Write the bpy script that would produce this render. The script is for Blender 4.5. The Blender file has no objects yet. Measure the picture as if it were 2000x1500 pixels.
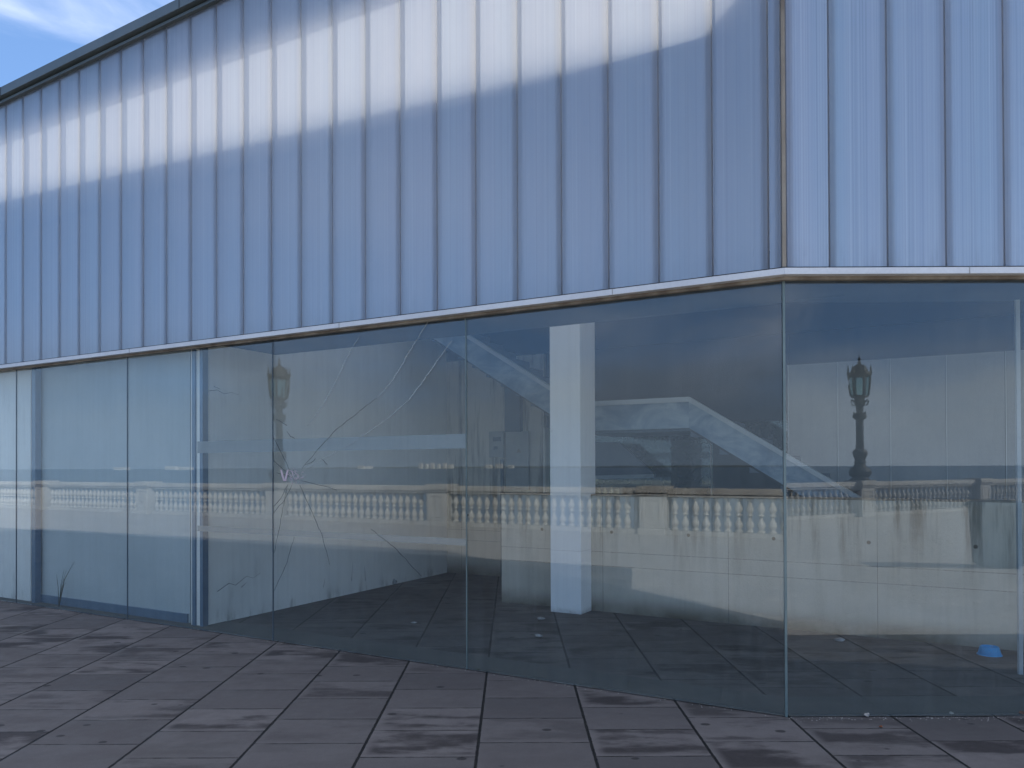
import bpy, bmesh, math, random
from mathutils import Vector, Matrix
random.seed(7)
PI = math.pi
S = bpy.context.scene
COL = S.collection

# ------------------------------------------------------------------ camera
FPX = 1554.0                       # focal length in pixels of a 2000 px wide picture
PITCH, ROLL = math.radians(0.45), 0.004
EYE = Vector((0, 0, 1.45))
cd = bpy.data.cameras.new("camera"); cam = bpy.data.objects.new("camera", cd); COL.objects.link(cam)
cd.sensor_width = 36.0; cd.lens = FPX / 2000 * 36.0
cd.shift_y = 0.0749; cd.clip_start = 0.05; cd.clip_end = 20000
CM = Matrix.Rotation(PI / 2 + PITCH, 4, 'X') @ Matrix.Rotation(-ROLL, 4, 'Z')
cam.matrix_world = Matrix.Translation(EYE) @ CM
S.camera = cam

# ------------------------------------------------------------------ sky, sun, exposure
SUN_EL = math.radians(31.3)
SUN_AZ = math.atan2(0.976, 0.217)          # clockwise from +Y
SKY_STRENGTH = 0.125
S.view_settings.view_transform = 'Standard'; S.view_settings.look = 'None'
S.view_settings.exposure = 1.05; S.view_settings.gamma = 1.0
w = bpy.data.worlds.new("World"); S.world = w; w.use_nodes = True
nt = w.node_tree; N = nt.nodes; L = nt.links
for n in list(N): N.remove(n)
out = N.new('ShaderNodeOutputWorld'); bg = N.new('ShaderNodeBackground'); bg.inputs[1].default_value = SKY_STRENGTH
sky = N.new('ShaderNodeTexSky'); sky.sky_type = 'NISHITA'; sky.sun_disc = False
sky.sun_elevation = SUN_EL; sky.sun_rotation = SUN_AZ
sky.air_density = 1.0; sky.dust_density = 0.3; sky.ozone_density = 2.5; sky.altitude = 5
tc = N.new('ShaderNodeTexCoord'); sep = N.new('ShaderNodeSeparateXYZ'); L.new(tc.outputs['Generated'], sep.inputs[0])
# the low sky away from the sun is a clear deep blue: sample the sky a little above the true direction
lift = N.new('ShaderNodeVectorMath'); lift.operation = 'ADD'; lift.inputs[1].default_value = (0, 0, 0.30)
L.new(tc.outputs['Generated'], lift.inputs[0]); L.new(lift.outputs[0], sky.inputs[0])
hs = N.new('ShaderNodeHueSaturation'); hs.inputs['Saturation'].default_value = 1.05; hs.inputs['Value'].default_value = 1.5; L.new(sky.outputs[0], hs.inputs['Color'])
def wmath(op, a, b=None, c=None):
    m = N.new('ShaderNodeMath'); m.operation = op
    for i, v in enumerate((a, b, c)):
        if v is None: continue
        if isinstance(v, (int, float)): m.inputs[i].default_value = v
        else: L.new(v, m.inputs[i])
    return m.outputs[0]
mp = N.new('ShaderNodeMapping'); L.new(tc.outputs['Generated'], mp.inputs[0]); mp.inputs['Scale'].default_value = (1.6, 1.6, 6.0)
nz = N.new('ShaderNodeTexNoise'); nz.inputs['Scale'].default_value = 2.2; nz.inputs['Detail'].default_value = 7; nz.inputs['Roughness'].default_value = 0.6
L.new(mp.outputs[0], nz.inputs['Vector'])
# cloud bank lying on the horizon, its upper edge broken by noise
edge = wmath('ADD', 0.05, wmath('MULTIPLY', nz.outputs[0], 0.17))
mr = N.new('ShaderNodeMapRange'); mr.interpolation_type = 'SMOOTHSTEP'
L.new(wmath('SUBTRACT', edge, sep.outputs[2]), mr.inputs[0]); mr.inputs[1].default_value = -0.05; mr.inputs[2].default_value = 0.07
# thin high wisps
nz2 = N.new('ShaderNodeTexNoise'); nz2.inputs['Scale'].default_value = 1.3; nz2.inputs['Detail'].default_value = 8; nz2.inputs['Roughness'].default_value = 0.55
nz2.inputs['Distortion'].default_value = 0.6
L.new(mp.outputs[0], nz2.inputs['Vector'])
mr2 = N.new('ShaderNodeMapRange'); mr2.interpolation_type = 'SMOOTHSTEP'
L.new(nz2.outputs[0], mr2.inputs[0]); mr2.inputs[1].default_value = 0.50; mr2.inputs[2].default_value = 0.85; mr2.inputs[4].default_value = 0.5
mixA = N.new('ShaderNodeMix'); mixA.data_type = 'RGBA'
mr3 = N.new('ShaderNodeMapRange'); mr3.interpolation_type = 'SMOOTHSTEP'      # thin cloud added overhead, out of view, as neutral fill light
L.new(sep.outputs[2], mr3.inputs[0]); mr3.inputs[1].default_value = 0.70; mr3.inputs[2].default_value = 0.90; mr3.inputs[4].default_value = 0.90
L.new(wmath('MAXIMUM', mr2.outputs[0], wmath('MULTIPLY', mr3.outputs[0], wmath('ADD', 0.55, wmath('MULTIPLY', nz2.outputs[0], 0.9)))), mixA.inputs[0]); L.new(hs.outputs[0], mixA.inputs[6]); mixA.inputs[7].default_value = (9.3, 9.3, 9.8, 1)
mixB = N.new('ShaderNodeMix'); mixB.data_type = 'RGBA'
L.new(wmath('MULTIPLY', mr.outputs[0], 0.85), mixB.inputs[0]); L.new(mixA.outputs[2], mixB.inputs[6]); # the bank is thin and dull over the bay to the left, thicker and brighter to the right of it
mixC = N.new('ShaderNodeMix'); mixC.data_type = 'RGBA'; mr4 = N.new('ShaderNodeMapRange'); mr4.interpolation_type = 'SMOOTHSTEP'
L.new(sep.outputs[0], mr4.inputs[0]); mr4.inputs[1].default_value = -0.25; mr4.inputs[2].default_value = 0.35
L.new(mr4.outputs[0], mixC.inputs[0]); mixC.inputs[6].default_value = (2.3, 2.8, 3.5, 1); mixC.inputs[7].default_value = (5.2, 5.8, 6.7, 1); L.new(mixC.outputs[2], mixB.inputs[7])
L.new(mixB.outputs[2], bg.inputs[0]); L.new(bg.outputs[0], out.inputs[0])

sd = bpy.data.lights.new("sun", 'SUN'); sd.energy = 5.0; sd.angle = math.radians(1.0); sd.color = (1.0, 0.955, 0.90)
sun = bpy.data.objects.new("sun", sd); COL.objects.link(sun)
SUNV = Vector((math.sin(SUN_AZ) * math.cos(SUN_EL), math.cos(SUN_AZ) * math.cos(SUN_EL), math.sin(SUN_EL)))
sun.rotation_euler = SUNV.to_track_quat('Z', 'Y').to_euler(); sun.location = SUNV * 30
S.cycles.max_bounces = 10; S.cycles.transparent_max_bounces = 32; S.cycles.diffuse_bounces = 5
S.cycles.glossy_bounces = 5; S.cycles.transmission_bounces = 8
S.cycles.caustics_reflective = False; S.cycles.caustics_refractive = False

# ------------------------------------------------------------------ geometry of the place
UL = Vector((-math.cos(PI / 6), 0.5, 0)); WL = Vector((0.5, math.cos(PI / 6), 0))   # along / into the left face
GD = 4.771                                                     # distance from the eye to the left glass
GY = 4.6                                                       # right glass plane
def corner(wd): return Vector(((GD + wd - WL.y * (GY + wd)) / WL.x, GY + wd, 0))
C0 = corner(0)
class Frame:
    def __init__(s, o, u, v): s.o, s.u, s.v = o, u, v
    def __call__(s, a, b, z): return s.o + s.u * a + s.v * b + Vector((0, 0, z))
FL = Frame(C0, UL, WL)
FR = Frame(C0, Vector((1, 0, 0)), Vector((0, 1, 0)))
FW = Frame(Vector((0, 0, 0)), Vector((1, 0, 0)), Vector((0, 1, 0)))
def ray(px, py):
    d = Vector(((px - 1000) / FPX, (750 - py) / FPX + cd.shift_y * 2000 / FPX, -1))
    return (CM.to_3x3() @ d)
def on_left(px, py, D):            # the point seen at a picture position on the plane parallel to the left face, D metres from the eye
    d = ray(px, py); return EYE + d * (D / (d.x * WL.x + d.y * WL.y))
def on_right(px, py, Y):
    d = ray(px, py); return EYE + d * (Y / d.y)
def on_ground(px, py, z=0):
    d = ray(px, py); return EYE + d * ((z - EYE.z) / d.z)
def uL(p): return (Vector((p.x, p.y, 0)) - C0).dot(UL)

# ------------------------------------------------------------------ materials
def newmat(name):
    m = bpy.data.materials.new(name); m.use_nodes = True
    t = m.node_tree
    for n in list(t.nodes): t.nodes.remove(n)
    return m, t
class G:                            # tiny node-graph helper
    def __init__(s, name):
        s.m, s.t = newmat(name); s.N = s.t.nodes; s.L = s.t.links
        s.out = s.N.new('ShaderNodeOutputMaterial')
    def n(s, typ, **kw):
        x = s.N.new(typ)
        for k, v in kw.items(): setattr(x, k, v)
        return x
    def put(s, sock, v):
        if v is None: return
        if isinstance(v, (int, float)): sock.default_value = v
        elif isinstance(v, tuple): sock.default_value = v if len(v) != 3 or sock.type != 'RGBA' else (*v, 1)
        else: s.L.new(v, sock)
    def math(s, op, a, b=None, c=None, clamp=False):
        x = s.n('ShaderNodeMath', operation=op, use_clamp=clamp)
        for i, v in enumerate((a, b, c)): s.put(x.inputs[i], v)
        return x.outputs[0]
    def mix(s, f, a, b, mode='MIX'):
        x = s.n('ShaderNodeMix', data_type='RGBA', blend_type=mode)
        s.put(x.inputs[0], f); s.put(x.inputs[6], a); s.put(x.inputs[7], b); return x.outputs[2]
    def rng(s, v, a, b, c=0.0, d=1.0, smooth=True):
        x = s.n('ShaderNodeMapRange', interpolation_type='SMOOTHSTEP' if smooth else 'LINEAR')
        s.put(x.inputs[0], v)
        for i, q in enumerate((a, b, c, d)): s.put(x.inputs[i + 1], q)
        return x.outputs[0]
    def pos(s, kind='Object'):
        return s.n('ShaderNodeTexCoord').outputs[kind]
    def map(s, v, scale=(1, 1, 1), loc=(0, 0, 0), rot=(0, 0, 0)):
        x = s.n('ShaderNodeMapping'); s.L.new(v, x.inputs[0]); x.inputs['Scale'].default_value = scale
        x.inputs['Location'].default_value = loc; x.inputs['Rotation'].default_value = rot; return x.outputs[0]
    def noise(s, v, scale, detail=4, rough=0.55, dist=0.0, dim='3D'):
        x = s.n('ShaderNodeTexNoise', noise_dimensions=dim); s.put(x.inputs['Vector'], v) if dim != '1D' else s.put(x.inputs['W'], v)
        x.inputs['Scale'].default_value = scale; x.inputs['Detail'].default_value = detail
        x.inputs['Roughness'].default_value = rough; x.inputs['Distortion'].default_value = dist; return x.outputs[0]
    def sep(s, v):
        x = s.n('ShaderNodeSeparateXYZ'); s.L.new(v, x.inputs[0]); return x.outputs
    def bump(s, h, strength=0.3, dist=0.01):
        x = s.n('ShaderNodeBump'); s.L.new(h, x.inputs['Height']); x.inputs['Strength'].default_value = strength
        x.inputs['Distance'].default_value = dist; return x.outputs[0]
    def bsdf(s, color, rough=0.7, metal=0.0, normal=None, spec=0.4):
        x = s.n('ShaderNodeBsdfPrincipled'); s.put(x.inputs['Base Color'], color); s.put(x.inputs['Roughness'], rough)
        x.inputs['Metallic'].default_value = metal; x.inputs['Specular IOR Level'].default_value = spec
        if normal is not None: s.L.new(normal, x.inputs['Normal'])
        return x.outputs[0]
    def mixs(s, f, a, b):
        x = s.n('ShaderNodeMixShader'); s.put(x.inputs[0], f); s.L.new(a, x.inputs[1]); s.L.new(b, x.inputs[2]); return x.outputs[0]
    def done(s, sh):
        s.L.new(sh, s.out.inputs[0]); return s.m
M = {}

def simple(name, c1, c2, scale=3.0, rough=0.7, metal=0.0, bump=0.15, stretch=(1, 1, 1), spec=0.4, fine=60):
    g = G(name); p = g.pos()
    a = g.noise(g.map(p, stretch), scale, 6, 0.6); b = g.noise(p, fine, 3)
    col = g.mix(g.rng(a, 0.3, 0.7), c1, c2)
    col = g.mix(0.25, col, g.mix(b, (0.25, 0.25, 0.25), (1, 1, 1)), 'MULTIPLY')
    return g.done(g.bsdf(col, rough, metal, g.bump(b, bump, 0.004), spec))
M['trim'] = simple('white aluminium', (0.62, 0.64, 0.66), (0.72, 0.74, 0.75), 1.5, 0.4, 0.0, 0.05)
M['ledge'] = simple('stained ledge', (0.16, 0.13, 0.10), (0.34, 0.30, 0.24), 6, 0.7, 0, 0.3, (1, 1, 0.3))
M['gasket'] = simple('black gasket', (0.012, 0.012, 0.014), (0.02, 0.02, 0.02), 8, 0.6)
M['fascia'] = simple('grey green zinc', (0.10, 0.13, 0.14), (0.15, 0.18, 0.19), 1.2, 0.45, 0.3, 0.08)
M['soffit'] = simple('grey soffit', (0.09, 0.12, 0.16), (0.12, 0.15, 0.19), 1.2, 0.8)
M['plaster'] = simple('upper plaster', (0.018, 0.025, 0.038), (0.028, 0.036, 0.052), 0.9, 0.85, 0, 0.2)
M['roof'] = simple('roof felt', (0.045, 0.05, 0.055), (0.07, 0.075, 0.08), 1.2, 0.9)
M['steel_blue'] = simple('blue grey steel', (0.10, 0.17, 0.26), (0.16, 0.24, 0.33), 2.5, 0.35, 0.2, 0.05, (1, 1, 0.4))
M['steel_pale'] = simple('pale steel', (0.42, 0.47, 0.50), (0.52, 0.56, 0.58), 2.5, 0.35, 0.2, 0.05)  # pale steel for rails, strips and covers
M['white_post'] = simple('cream painted frame', (0.60, 0.58, 0.50), (0.70, 0.68, 0.6), 3, 0.5)
g = G('white painted column'); p = g.pos(); z = g.sep(p)[2]; a_ = g.noise(g.map(p, (1, 1, 0.4)), 2.5, 6, 0.65); b_ = g.noise(p, 14, 6, 0.7)
c_ = g.mix(g.rng(a_, 0.35, 0.7), (0.88, 0.89, 0.90), (0.94, 0.94, 0.94)); c_ = g.mix(g.math('MULTIPLY', g.rng(z, 0.07, 0.0), g.rng(b_, 0.35, 0.75, 0.25, 0.7)), c_, (0.30, 0.29, 0.27))  # foot darkened: contact shade put into the colour, with a ragged edge
c_ = g.mix(g.math('MULTIPLY', g.rng(b_, 0.62, 0.70), 0.25), c_, (0.42, 0.42, 0.42))
c_ = g.mix(g.math('MULTIPLY', g.rng(g.math('ABSOLUTE', g.math('SUBTRACT', z, 0.62)), 0.004, 0.001), 0.5), c_, (0.4, 0.4, 0.42))
M['white_col'] = g.done(g.bsdf(c_, 0.7, 0, g.bump(b_, 0.15, 0.004)))
M['panel_grey'] = simple('pale grey panel', (0.26, 0.285, 0.30), (0.33, 0.355, 0.37), 0.9, 0.7)
M['threshold'] = simple('worn threshold stone', (0.065, 0.07, 0.07), (0.10, 0.105, 0.10), 1.5, 0.8)
M['lining'] = simple('painted lining board', (0.44, 0.50, 0.52), (0.54, 0.59, 0.60), 0.7, 0.6)
M['dark'] = simple('dark interior board', (0.03, 0.04, 0.05), (0.05, 0.06, 0.07), 2, 0.7)
M['box_grey'] = simple('grey cabinet', (0.30, 0.31, 0.30), (0.36, 0.37, 0.36), 4, 0.5)
M['box_dark'] = simple('slate cabinet', (0.06, 0.09, 0.12), (0.08, 0.11, 0.14), 4, 0.5)
M['blue_plastic'] = simple('blue plastic', (0.0, 0.30, 0.66), (0.0, 0.36, 0.74), 5, 0.35, 0, 0.02)
M['iron'] = simple('dark cast iron', (0.022, 0.025, 0.025), (0.055, 0.05, 0.045), 6, 0.55, 0.4, 0.2)
M['lampglass'] = simple('smoky lantern glass', (0.07, 0.08, 0.08), (0.12, 0.13, 0.13), 2, 0.2)
M['bin'] = simple('blue green painted bin', (0.03, 0.07, 0.09), (0.05, 0.09, 0.11), 4, 0.45)
M['paper'] = simple('white paper', (0.22, 0.22, 0.22), (0.42, 0.42, 0.42), 9, 0.9)
M['bark'] = simple('bark', (0.07, 0.05, 0.035), (0.13, 0.10, 0.07), 9, 0.9, 0, 0.8, (1, 1, 0.2))
M['pebble'] = simple('pebble', (0.35, 0.33, 0.30), (0.5, 0.48, 0.44), 9, 0.9)
M['rust'] = simple('rust chip', (0.16, 0.05, 0.02), (0.25, 0.10, 0.05), 9, 0.9)
M['tape'] = simple('pinkish tape', (0.55, 0.42, 0.45), (0.65, 0.52, 0.55), 9, 0.6)
M['weed'] = simple('dry weed', (0.06, 0.07, 0.03), (0.12, 0.11, 0.05), 9, 0.8)
M['town'] = simple('far white houses', (0.62, 0.60, 0.56), (0.75, 0.73, 0.7), 0.05, 0.9)
M['shore'] = simple('far shore', (0.12, 0.15, 0.17), (0.15, 0.17, 0.19), 0.01, 0.9)
M['quay'] = simple('sea wall stone', (0.22, 0.20, 0.17), (0.32, 0.29, 0.24), 0.8, 0.9)

# white plastered wall: hairline cracks, damp foot, scuffs
g = G('white plaster wall'); p = g.pos(); z = g.sep(p)[2]
n1 = g.noise(p, 1.3, 6, 0.6); n2 = g.noise(g.map(p, (1, 1, 0.25)), 5, 6, 0.65); n3 = g.noise(p, 22, 5, 0.7)
col = g.mix(g.rng(n1, 0.35, 0.7), (0.78, 0.78, 0.75), (0.86, 0.86, 0.83))
col = g.mix(g.math('MULTIPLY', g.rng(n2, 0.55, 0.8), 0.35), col, (0.36, 0.36, 0.34))
foot = g.math('MULTIPLY', g.rng(z, 0.16, 0.0), g.rng(n2, 0.48, 0.66))
col = g.mix(g.math('MULTIPLY', foot, 0.6), col, (0.16, 0.16, 0.14))
vo = g.n('ShaderNodeTexVoronoi', feature='DISTANCE_TO_EDGE'); vo.inputs['Scale'].default_value = 0.9
wv = g.n('ShaderNodeVectorMath', operation='ADD'); nv = g.n('ShaderNodeTexNoise'); nv.inputs['Scale'].default_value = 2.0; nv.inputs['Detail'].default_value = 6
g.L.new(p, nv.inputs['Vector']); g.L.new(p, wv.inputs[0]); g.L.new(nv.outputs['Color'], wv.inputs[1]); g.L.new(wv.outputs[0], vo.inputs['Vector'])
crk = g.math('MULTIPLY', g.rng(vo.outputs[0], 0.006, 0.001), g.rng(n1, 0.55, 0.62))

M['white_wall'] = g.done(g.bsdf(col, 0.85, 0, g.bump(n3, 0.15, 0.004)))

# board-marked concrete: runs down the face, tie holes, formwork lines
g = G('stained concrete'); p = g.pos('UV'); s_ = g.sep(p); u, z = s_[0], s_[1]
po = g.pos()
n1 = g.noise(po, 1.2, 6, 0.6); n3 = g.noise(po, 30, 4, 0.6)
run = g.noise(g.map(p, (7.0, 0.55, 1)), 1.0, 5, 0.65)
cl = g.mix(g.rng(n1, 0.3, 0.7), (0.50, 0.465, 0.395), (0.62, 0.58, 0.50))
runf = g.math('MULTIPLY', g.rng(run, 0.46, 0.66), g.rng(z, 0.35, 1.15, 0.15, 0.9))
cl = g.mix(runf, cl, (0.15, 0.14, 0.115))
run2 = g.noise(g.map(p, (4.0, 0.4, 1), (9, 3, 0)), 1.0, 5, 0.65)
cl = g.mix(g.math('MULTIPLY', g.rng(run2, 0.52, 0.75), 0.55), cl, (0.62, 0.58, 0.51))
foot = g.math('MULTIPLY', g.rng(z, 0.22, 0.0), g.rng(n1, 0.3, 0.6, 0.4, 1.0)); cl = g.mix(foot, cl, (0.13, 0.11, 0.075))
for zl in (0.60, 0.46):
    ln = g.math('ABSOLUTE', g.math('SUBTRACT', z, zl)); cl = g.mix(g.math('MULTIPLY', g.rng(ln, 0.006, 0.002), g.rng(n3, 0.3, 0.6, 0.2, 0.6)), cl, (0.12, 0.12, 0.11))
fr = g.math('ABSOLUTE', g.math('SUBTRACT', g.math('FRACT', g.math('DIVIDE', g.math('ADD', u, 0.55), 1.25)), 0.5)); cl = g.mix(g.math('MULTIPLY', g.rng(fr, 0.003, 0.0012), 0.7), cl, (0.10, 0.10, 0.09))
hu = g.math('SUBTRACT', g.math('MULTIPLY', g.math('FRACT', g.math('DIVIDE', g.math('ADD', u, 0.1), 0.78)), 0.78), 0.39)
hz = g.math('SUBTRACT', z, 0.80); dd = g.math('SQRT', g.math('ADD', g.math('MULTIPLY', hu, hu), g.math('MULTIPLY', hz, hz)))
cl = g.mix(g.math('MULTIPLY', g.rng(dd, 0.022, 0.010), 0.9), cl, (0.05, 0.045, 0.04))
M['concrete'] = g.done(g.bsdf(cl, 0.85, 0, g.bump(g.math('ADD', n3, n1), 0.25, 0.006)))

# painted metal stair side, wiped and scuffed
g = G('scuffed painted stair side'); p = g.pos('UV'); po = g.pos()
n1 = g.noise(g.map(p, (1.6, 2.4, 1)), 1.4, 6, 0.62, 0.6); n2 = g.noise(g.map(p, (1, 5, 1), rot=(0, 0, 0.5)), 2.2, 7, 0.7, 0.4)
cl = g.mix(g.rng(n1, 0.32, 0.7), (0.09, 0.15, 0.22), (0.30, 0.37, 0.43)); cl = g.mix(g.math('MULTIPLY', g.rng(n2, 0.58, 0.72), 0.5), cl, (0.32, 0.38, 0.42))
M['stair_side'] = g.done(g.bsdf(cl, 0.5, 0.1, g.bump(n2, 0.1, 0.004)))
M['coping'] = simple('pale coping', (0.36, 0.41, 0.45), (0.44, 0.48, 0.51), 2.5, 0.5)

# tan stone of the balustrade
g = G('weathered tan stone'); p = g.pos(); n1 = g.noise(p, 1.5, 6, 0.6); n2 = g.noise(g.map(p, (1, 1, 0.3)), 6, 5, 0.65); n3 = g.noise(p, 45, 4, 0.6)
cl = g.mix(g.rng(n1, 0.3, 0.7), (0.38, 0.36, 0.33), (0.50, 0.48, 0.44)); cl = g.mix(g.math('MULTIPLY', g.rng(n2, 0.52, 0.75), 0.5), cl, (0.22, 0.19, 0.15))
M['stone'] = g.done(g.bsdf(cl, 0.9, 0, g.bump(n3, 0.3, 0.004)))

# paving: running bond slabs, wide joints in one direction, fine ones in the other, stains and gum
g = G('plaza paving'); p = g.pos(); s_ = g.sep(p); x, y = s_[0], s_[1]
wob = g.math('MULTIPLY', g.math('SUBTRACT', g.noise(p, 26, 4, 0.7), 0.5), 0.010)
cx = g.math('DIVIDE', g.math('ADD', x, 0.183 + 592.0), 0.592)
kx = g.math('FLOOR', cx); fx = g.math('SUBTRACT', cx, kx)
odd = g.math('FLOORED_MODULO', kx, 2.0)
cy = g.math('DIVIDE', g.math('ADD', g.math('ADD', y, 405.0 - 4.6), g.math('MULTIPLY', odd, 0.2025)), 0.405)
ky = g.math('FLOOR', cy); fy = g.math('SUBTRACT', cy, ky)
dx = g.math('ADD', g.math('MULTIPLY', g.math('MINIMUM', fx, g.math('SUBTRACT', 1.0, fx)), 0.592), wob)
dy = g.math('ADD', g.math('MULTIPLY', g.math('MINIMUM', fy, g.math('SUBTRACT', 1.0, fy)), 0.405), wob)
rowr = g.n('ShaderNodeTexWhiteNoise', noise_dimensions='2D'); cv = g.n('ShaderNodeCombineXYZ'); g.L.new(kx, cv.inputs[0]); g.L.new(ky, cv.inputs[1]); g.L.new(cv.outputs[0], rowr.inputs[0])
jx = g.rng(dx, 0.0095, 0.0060); jw = g.noise(p, 5, 3)
jy = g.math('MULTIPLY', g.rng(dy, 0.0066, 0.0035), g.rng(jw, 0.36, 0.56, 0.25, 1.0))
joint = g.math('MAXIMUM', jx, jy)
n1 = g.noise(p, 0.9, 6, 0.6); n2 = g.noise(p, 4.0, 6, 0.65); n3 = g.noise(p, 150, 4, 0.8)
slab = g.mix(rowr.outputs[0], (0.070, 0.066, 0.067), (0.132, 0.122, 0.120))
slab = g.mix(g.rng(n2, 0.35, 0.75, 0, 0.5), slab, (0.085, 0.076, 0.076))
# dark damp patches, elongated across each slab, strongest on some slabs
sv = g.n('ShaderNodeVectorMath', operation='ADD'); sc3 = g.n('ShaderNodeVectorMath', operation='SCALE'); g.L.new(rowr.outputs['Color'], sc3.inputs[0]); sc3.inputs['Scale'].default_value = 30
g.L.new(g.map(p, (1.6, 4.2, 1)), sv.inputs[0]); g.L.new(sc3.outputs[0], sv.inputs[1])
st = g.noise(sv.outputs[0], 1.0, 5, 0.6)
pick = g.rng(rowr.outputs[0], 0.30, 0.80, 0.12, 1.0)
stain = g.math('MULTIPLY', g.rng(st, 0.45, 0.60), pick)
stain = g.math('MULTIPLY', stain, g.math('MULTIPLY', g.rng(fx, 0.0, 0.12), g.rng(fy, 0.0, 0.18)))
slab = g.mix(g.math('MULTIPLY', stain, 0.85), slab, (0.018, 0.015, 0.016))
slab = g.mix(g.math('MULTIPLY', g.rng(n1, 0.5, 0.75), 0.30), slab, (0.07, 0.066, 0.060))
vg = g.n('ShaderNodeTexVoronoi', feature='F1'); vg.inputs['Scale'].default_value = 4.6; vg.inputs['Randomness'].default_value = 1.0
g.L.new(g.map(p, (1, 1.3, 1)), vg.inputs['Vector'])
gs = g.sep(vg.outputs['Color']); gum = g.math('MULTIPLY', g.rng(g.math('ADD', vg.outputs['Distance'], g.math('MULTIPLY', n2, 0.06)), 0.175, 0.14), g.rng(gs[0], 0.60, 0.64))
slab = g.mix(g.math('MULTIPLY', gum, 0.85), slab, (0.016, 0.015, 0.016))
speck = g.rng(n3, 0.60, 0.72); slab = g.mix(g.math('MULTIPLY', speck, 0.5), slab, (0.30, 0.28, 0.27))
slab = g.mix(g.math('MULTIPLY', g.rng(n3, 0.46, 0.30), 0.6), slab, (0.04, 0.036, 0.038))
colr = g.mix(joint, slab, (0.003, 0.003, 0.003))
h = g.math('ADD', g.math('MULTIPLY', g.math('SUBTRACT', 1.0, joint), 1.0), g.math('MULTIPLY', n3, 0.12))
M['paving'] = g.done(g.bsdf(colr, g.rng(n2, 0.3, 0.7, 0.62, 0.85), 0, g.bump(h, 0.6, 0.006), 0.35))

M['paving_in'] = M['paving'].copy(); M['paving_in'].name = 'darker indoor paving'; t_ = M['paving_in'].node_tree  # plaza paving multiplied slightly darker for the indoor floor
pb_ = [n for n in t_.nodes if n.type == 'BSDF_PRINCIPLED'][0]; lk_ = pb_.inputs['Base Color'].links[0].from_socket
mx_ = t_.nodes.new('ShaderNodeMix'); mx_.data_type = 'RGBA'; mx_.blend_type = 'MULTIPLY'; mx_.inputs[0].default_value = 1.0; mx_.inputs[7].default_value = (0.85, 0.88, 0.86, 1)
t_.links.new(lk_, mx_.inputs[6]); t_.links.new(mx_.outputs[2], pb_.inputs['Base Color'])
# sea
g = G('sea water'); p = g.pos(); n1 = g.noise(g.map(p, (0.08, 0.5, 1)), 1.0, 8, 0.65)
M['sea'] = g.done(g.bsdf(g.mix(n1, (0.075, 0.10, 0.115), (0.095, 0.125, 0.14)), 0.35, 0, g.bump(n1, 0.6, 0.5), 0.3))

def schlick(g, F0=0.045, normal=None):
    ge = g.n('ShaderNodeNewGeometry'); dt = g.n('ShaderNodeVectorMath', operation='DOT_PRODUCT')
    g.L.new(ge.outputs['Incoming'], dt.inputs[0]); g.L.new(ge.outputs['Normal'], dt.inputs[1])
    c = g.math('SUBTRACT', 1.0, g.math('ABSOLUTE', dt.outputs['Value']), clamp=True)
    return g.math('MULTIPLY_ADD', g.math('POWER', c, 5.0), 1 - F0, F0)
# clear facade glass: both faces reflect, thin film of dust with runs
def glass(name, tint, dust, F0=0.05):
    g = G(name); p = g.pos(); z = g.sep(p)[2]
    tr = g.n('ShaderNodeBsdfTransparent'); tr.inputs[0].default_value = (*tint, 1)
    gl = g.n('ShaderNodeBsdfGlossy'); gl.inputs['Roughness'].default_value = 0.0; gl.inputs[0].default_value = (0.95, 0.98, 1.0, 1)
    a = g.mixs(schlick(g, F0), tr.outputs[0], gl.outputs[0])
    df = g.n('ShaderNodeBsdfDiffuse'); df.inputs[0].default_value = (0.39, 0.42, 0.41, 1)
    r1 = g.noise(g.map(p, (14, 14, 0.4)), 1.6, 6, 0.75); r2 = g.noise(p, 2.2, 5, 0.6); r3 = g.noise(p, 90, 3, 0.7)
    f = g.math('MULTIPLY', g.rng(r1, 0.38, 0.72, 0.40, 1.7), g.rng(r2, 0.3, 0.75, 0.6, 1.3))
    f = g.math('ADD', f, g.rng(z, 0.45, 0.0, 0.0, 1.3)); f = g.math('ADD', f, g.rng(z, 2.25, 2.6, 0.0, 0.8))
    f = g.math('ADD', f, g.math('MULTIPLY', g.rng(r3, 0.70, 0.76), 1.0))
    return g.done(g.mixs(g.math('MULTIPLY', f, dust), a, df.outputs[0]))
M['glass'] = glass('dusty facade glass', (0.945, 0.975, 0.968), 0.024)
M['glass_back'] = glass('clear back glass', (0.80, 0.90, 0.88), 0.008, 0.035)
M['glass_edge'] = simple('polished glass edge', (0.13, 0.18, 0.18), (0.19, 0.25, 0.24), 4, 0.3)
# frosted vinyl stripes
g = G('frosted vinyl'); tr = g.n('ShaderNodeBsdfTranslucent'); tr.inputs[0].default_value = (0.7, 0.75, 0.78, 1)
df = g.n('ShaderNodeBsdfDiffuse'); df.inputs[0].default_value = (0.42, 0.46, 0.48, 1); cl_ = g.n('ShaderNodeBsdfTransparent')
M['vinyl'] = g.done(g.mixs(0.45, g.mixs(0.45, df.outputs[0], tr.outputs[0]), cl_.outputs[0]))
g = G('glass fracture'); cl_ = g.n('ShaderNodeBsdfTransparent'); df = g.n('ShaderNodeBsdfDiffuse'); df.inputs[0].default_value = (0.5, 0.55, 0.55, 1)
M['crack_light'] = g.done(g.mixs(0.45, cl_.outputs[0], df.outputs[0]))
g = G('dark glass fracture'); cl_ = g.n('ShaderNodeBsdfTransparent'); df = g.n('ShaderNodeBsdfDiffuse'); df.inputs[0].default_value = (0.05, 0.07, 0.08, 1)
M['crack_dark'] = g.done(g.mixs(0.42, cl_.outputs[0], df.outputs[0]))

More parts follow.
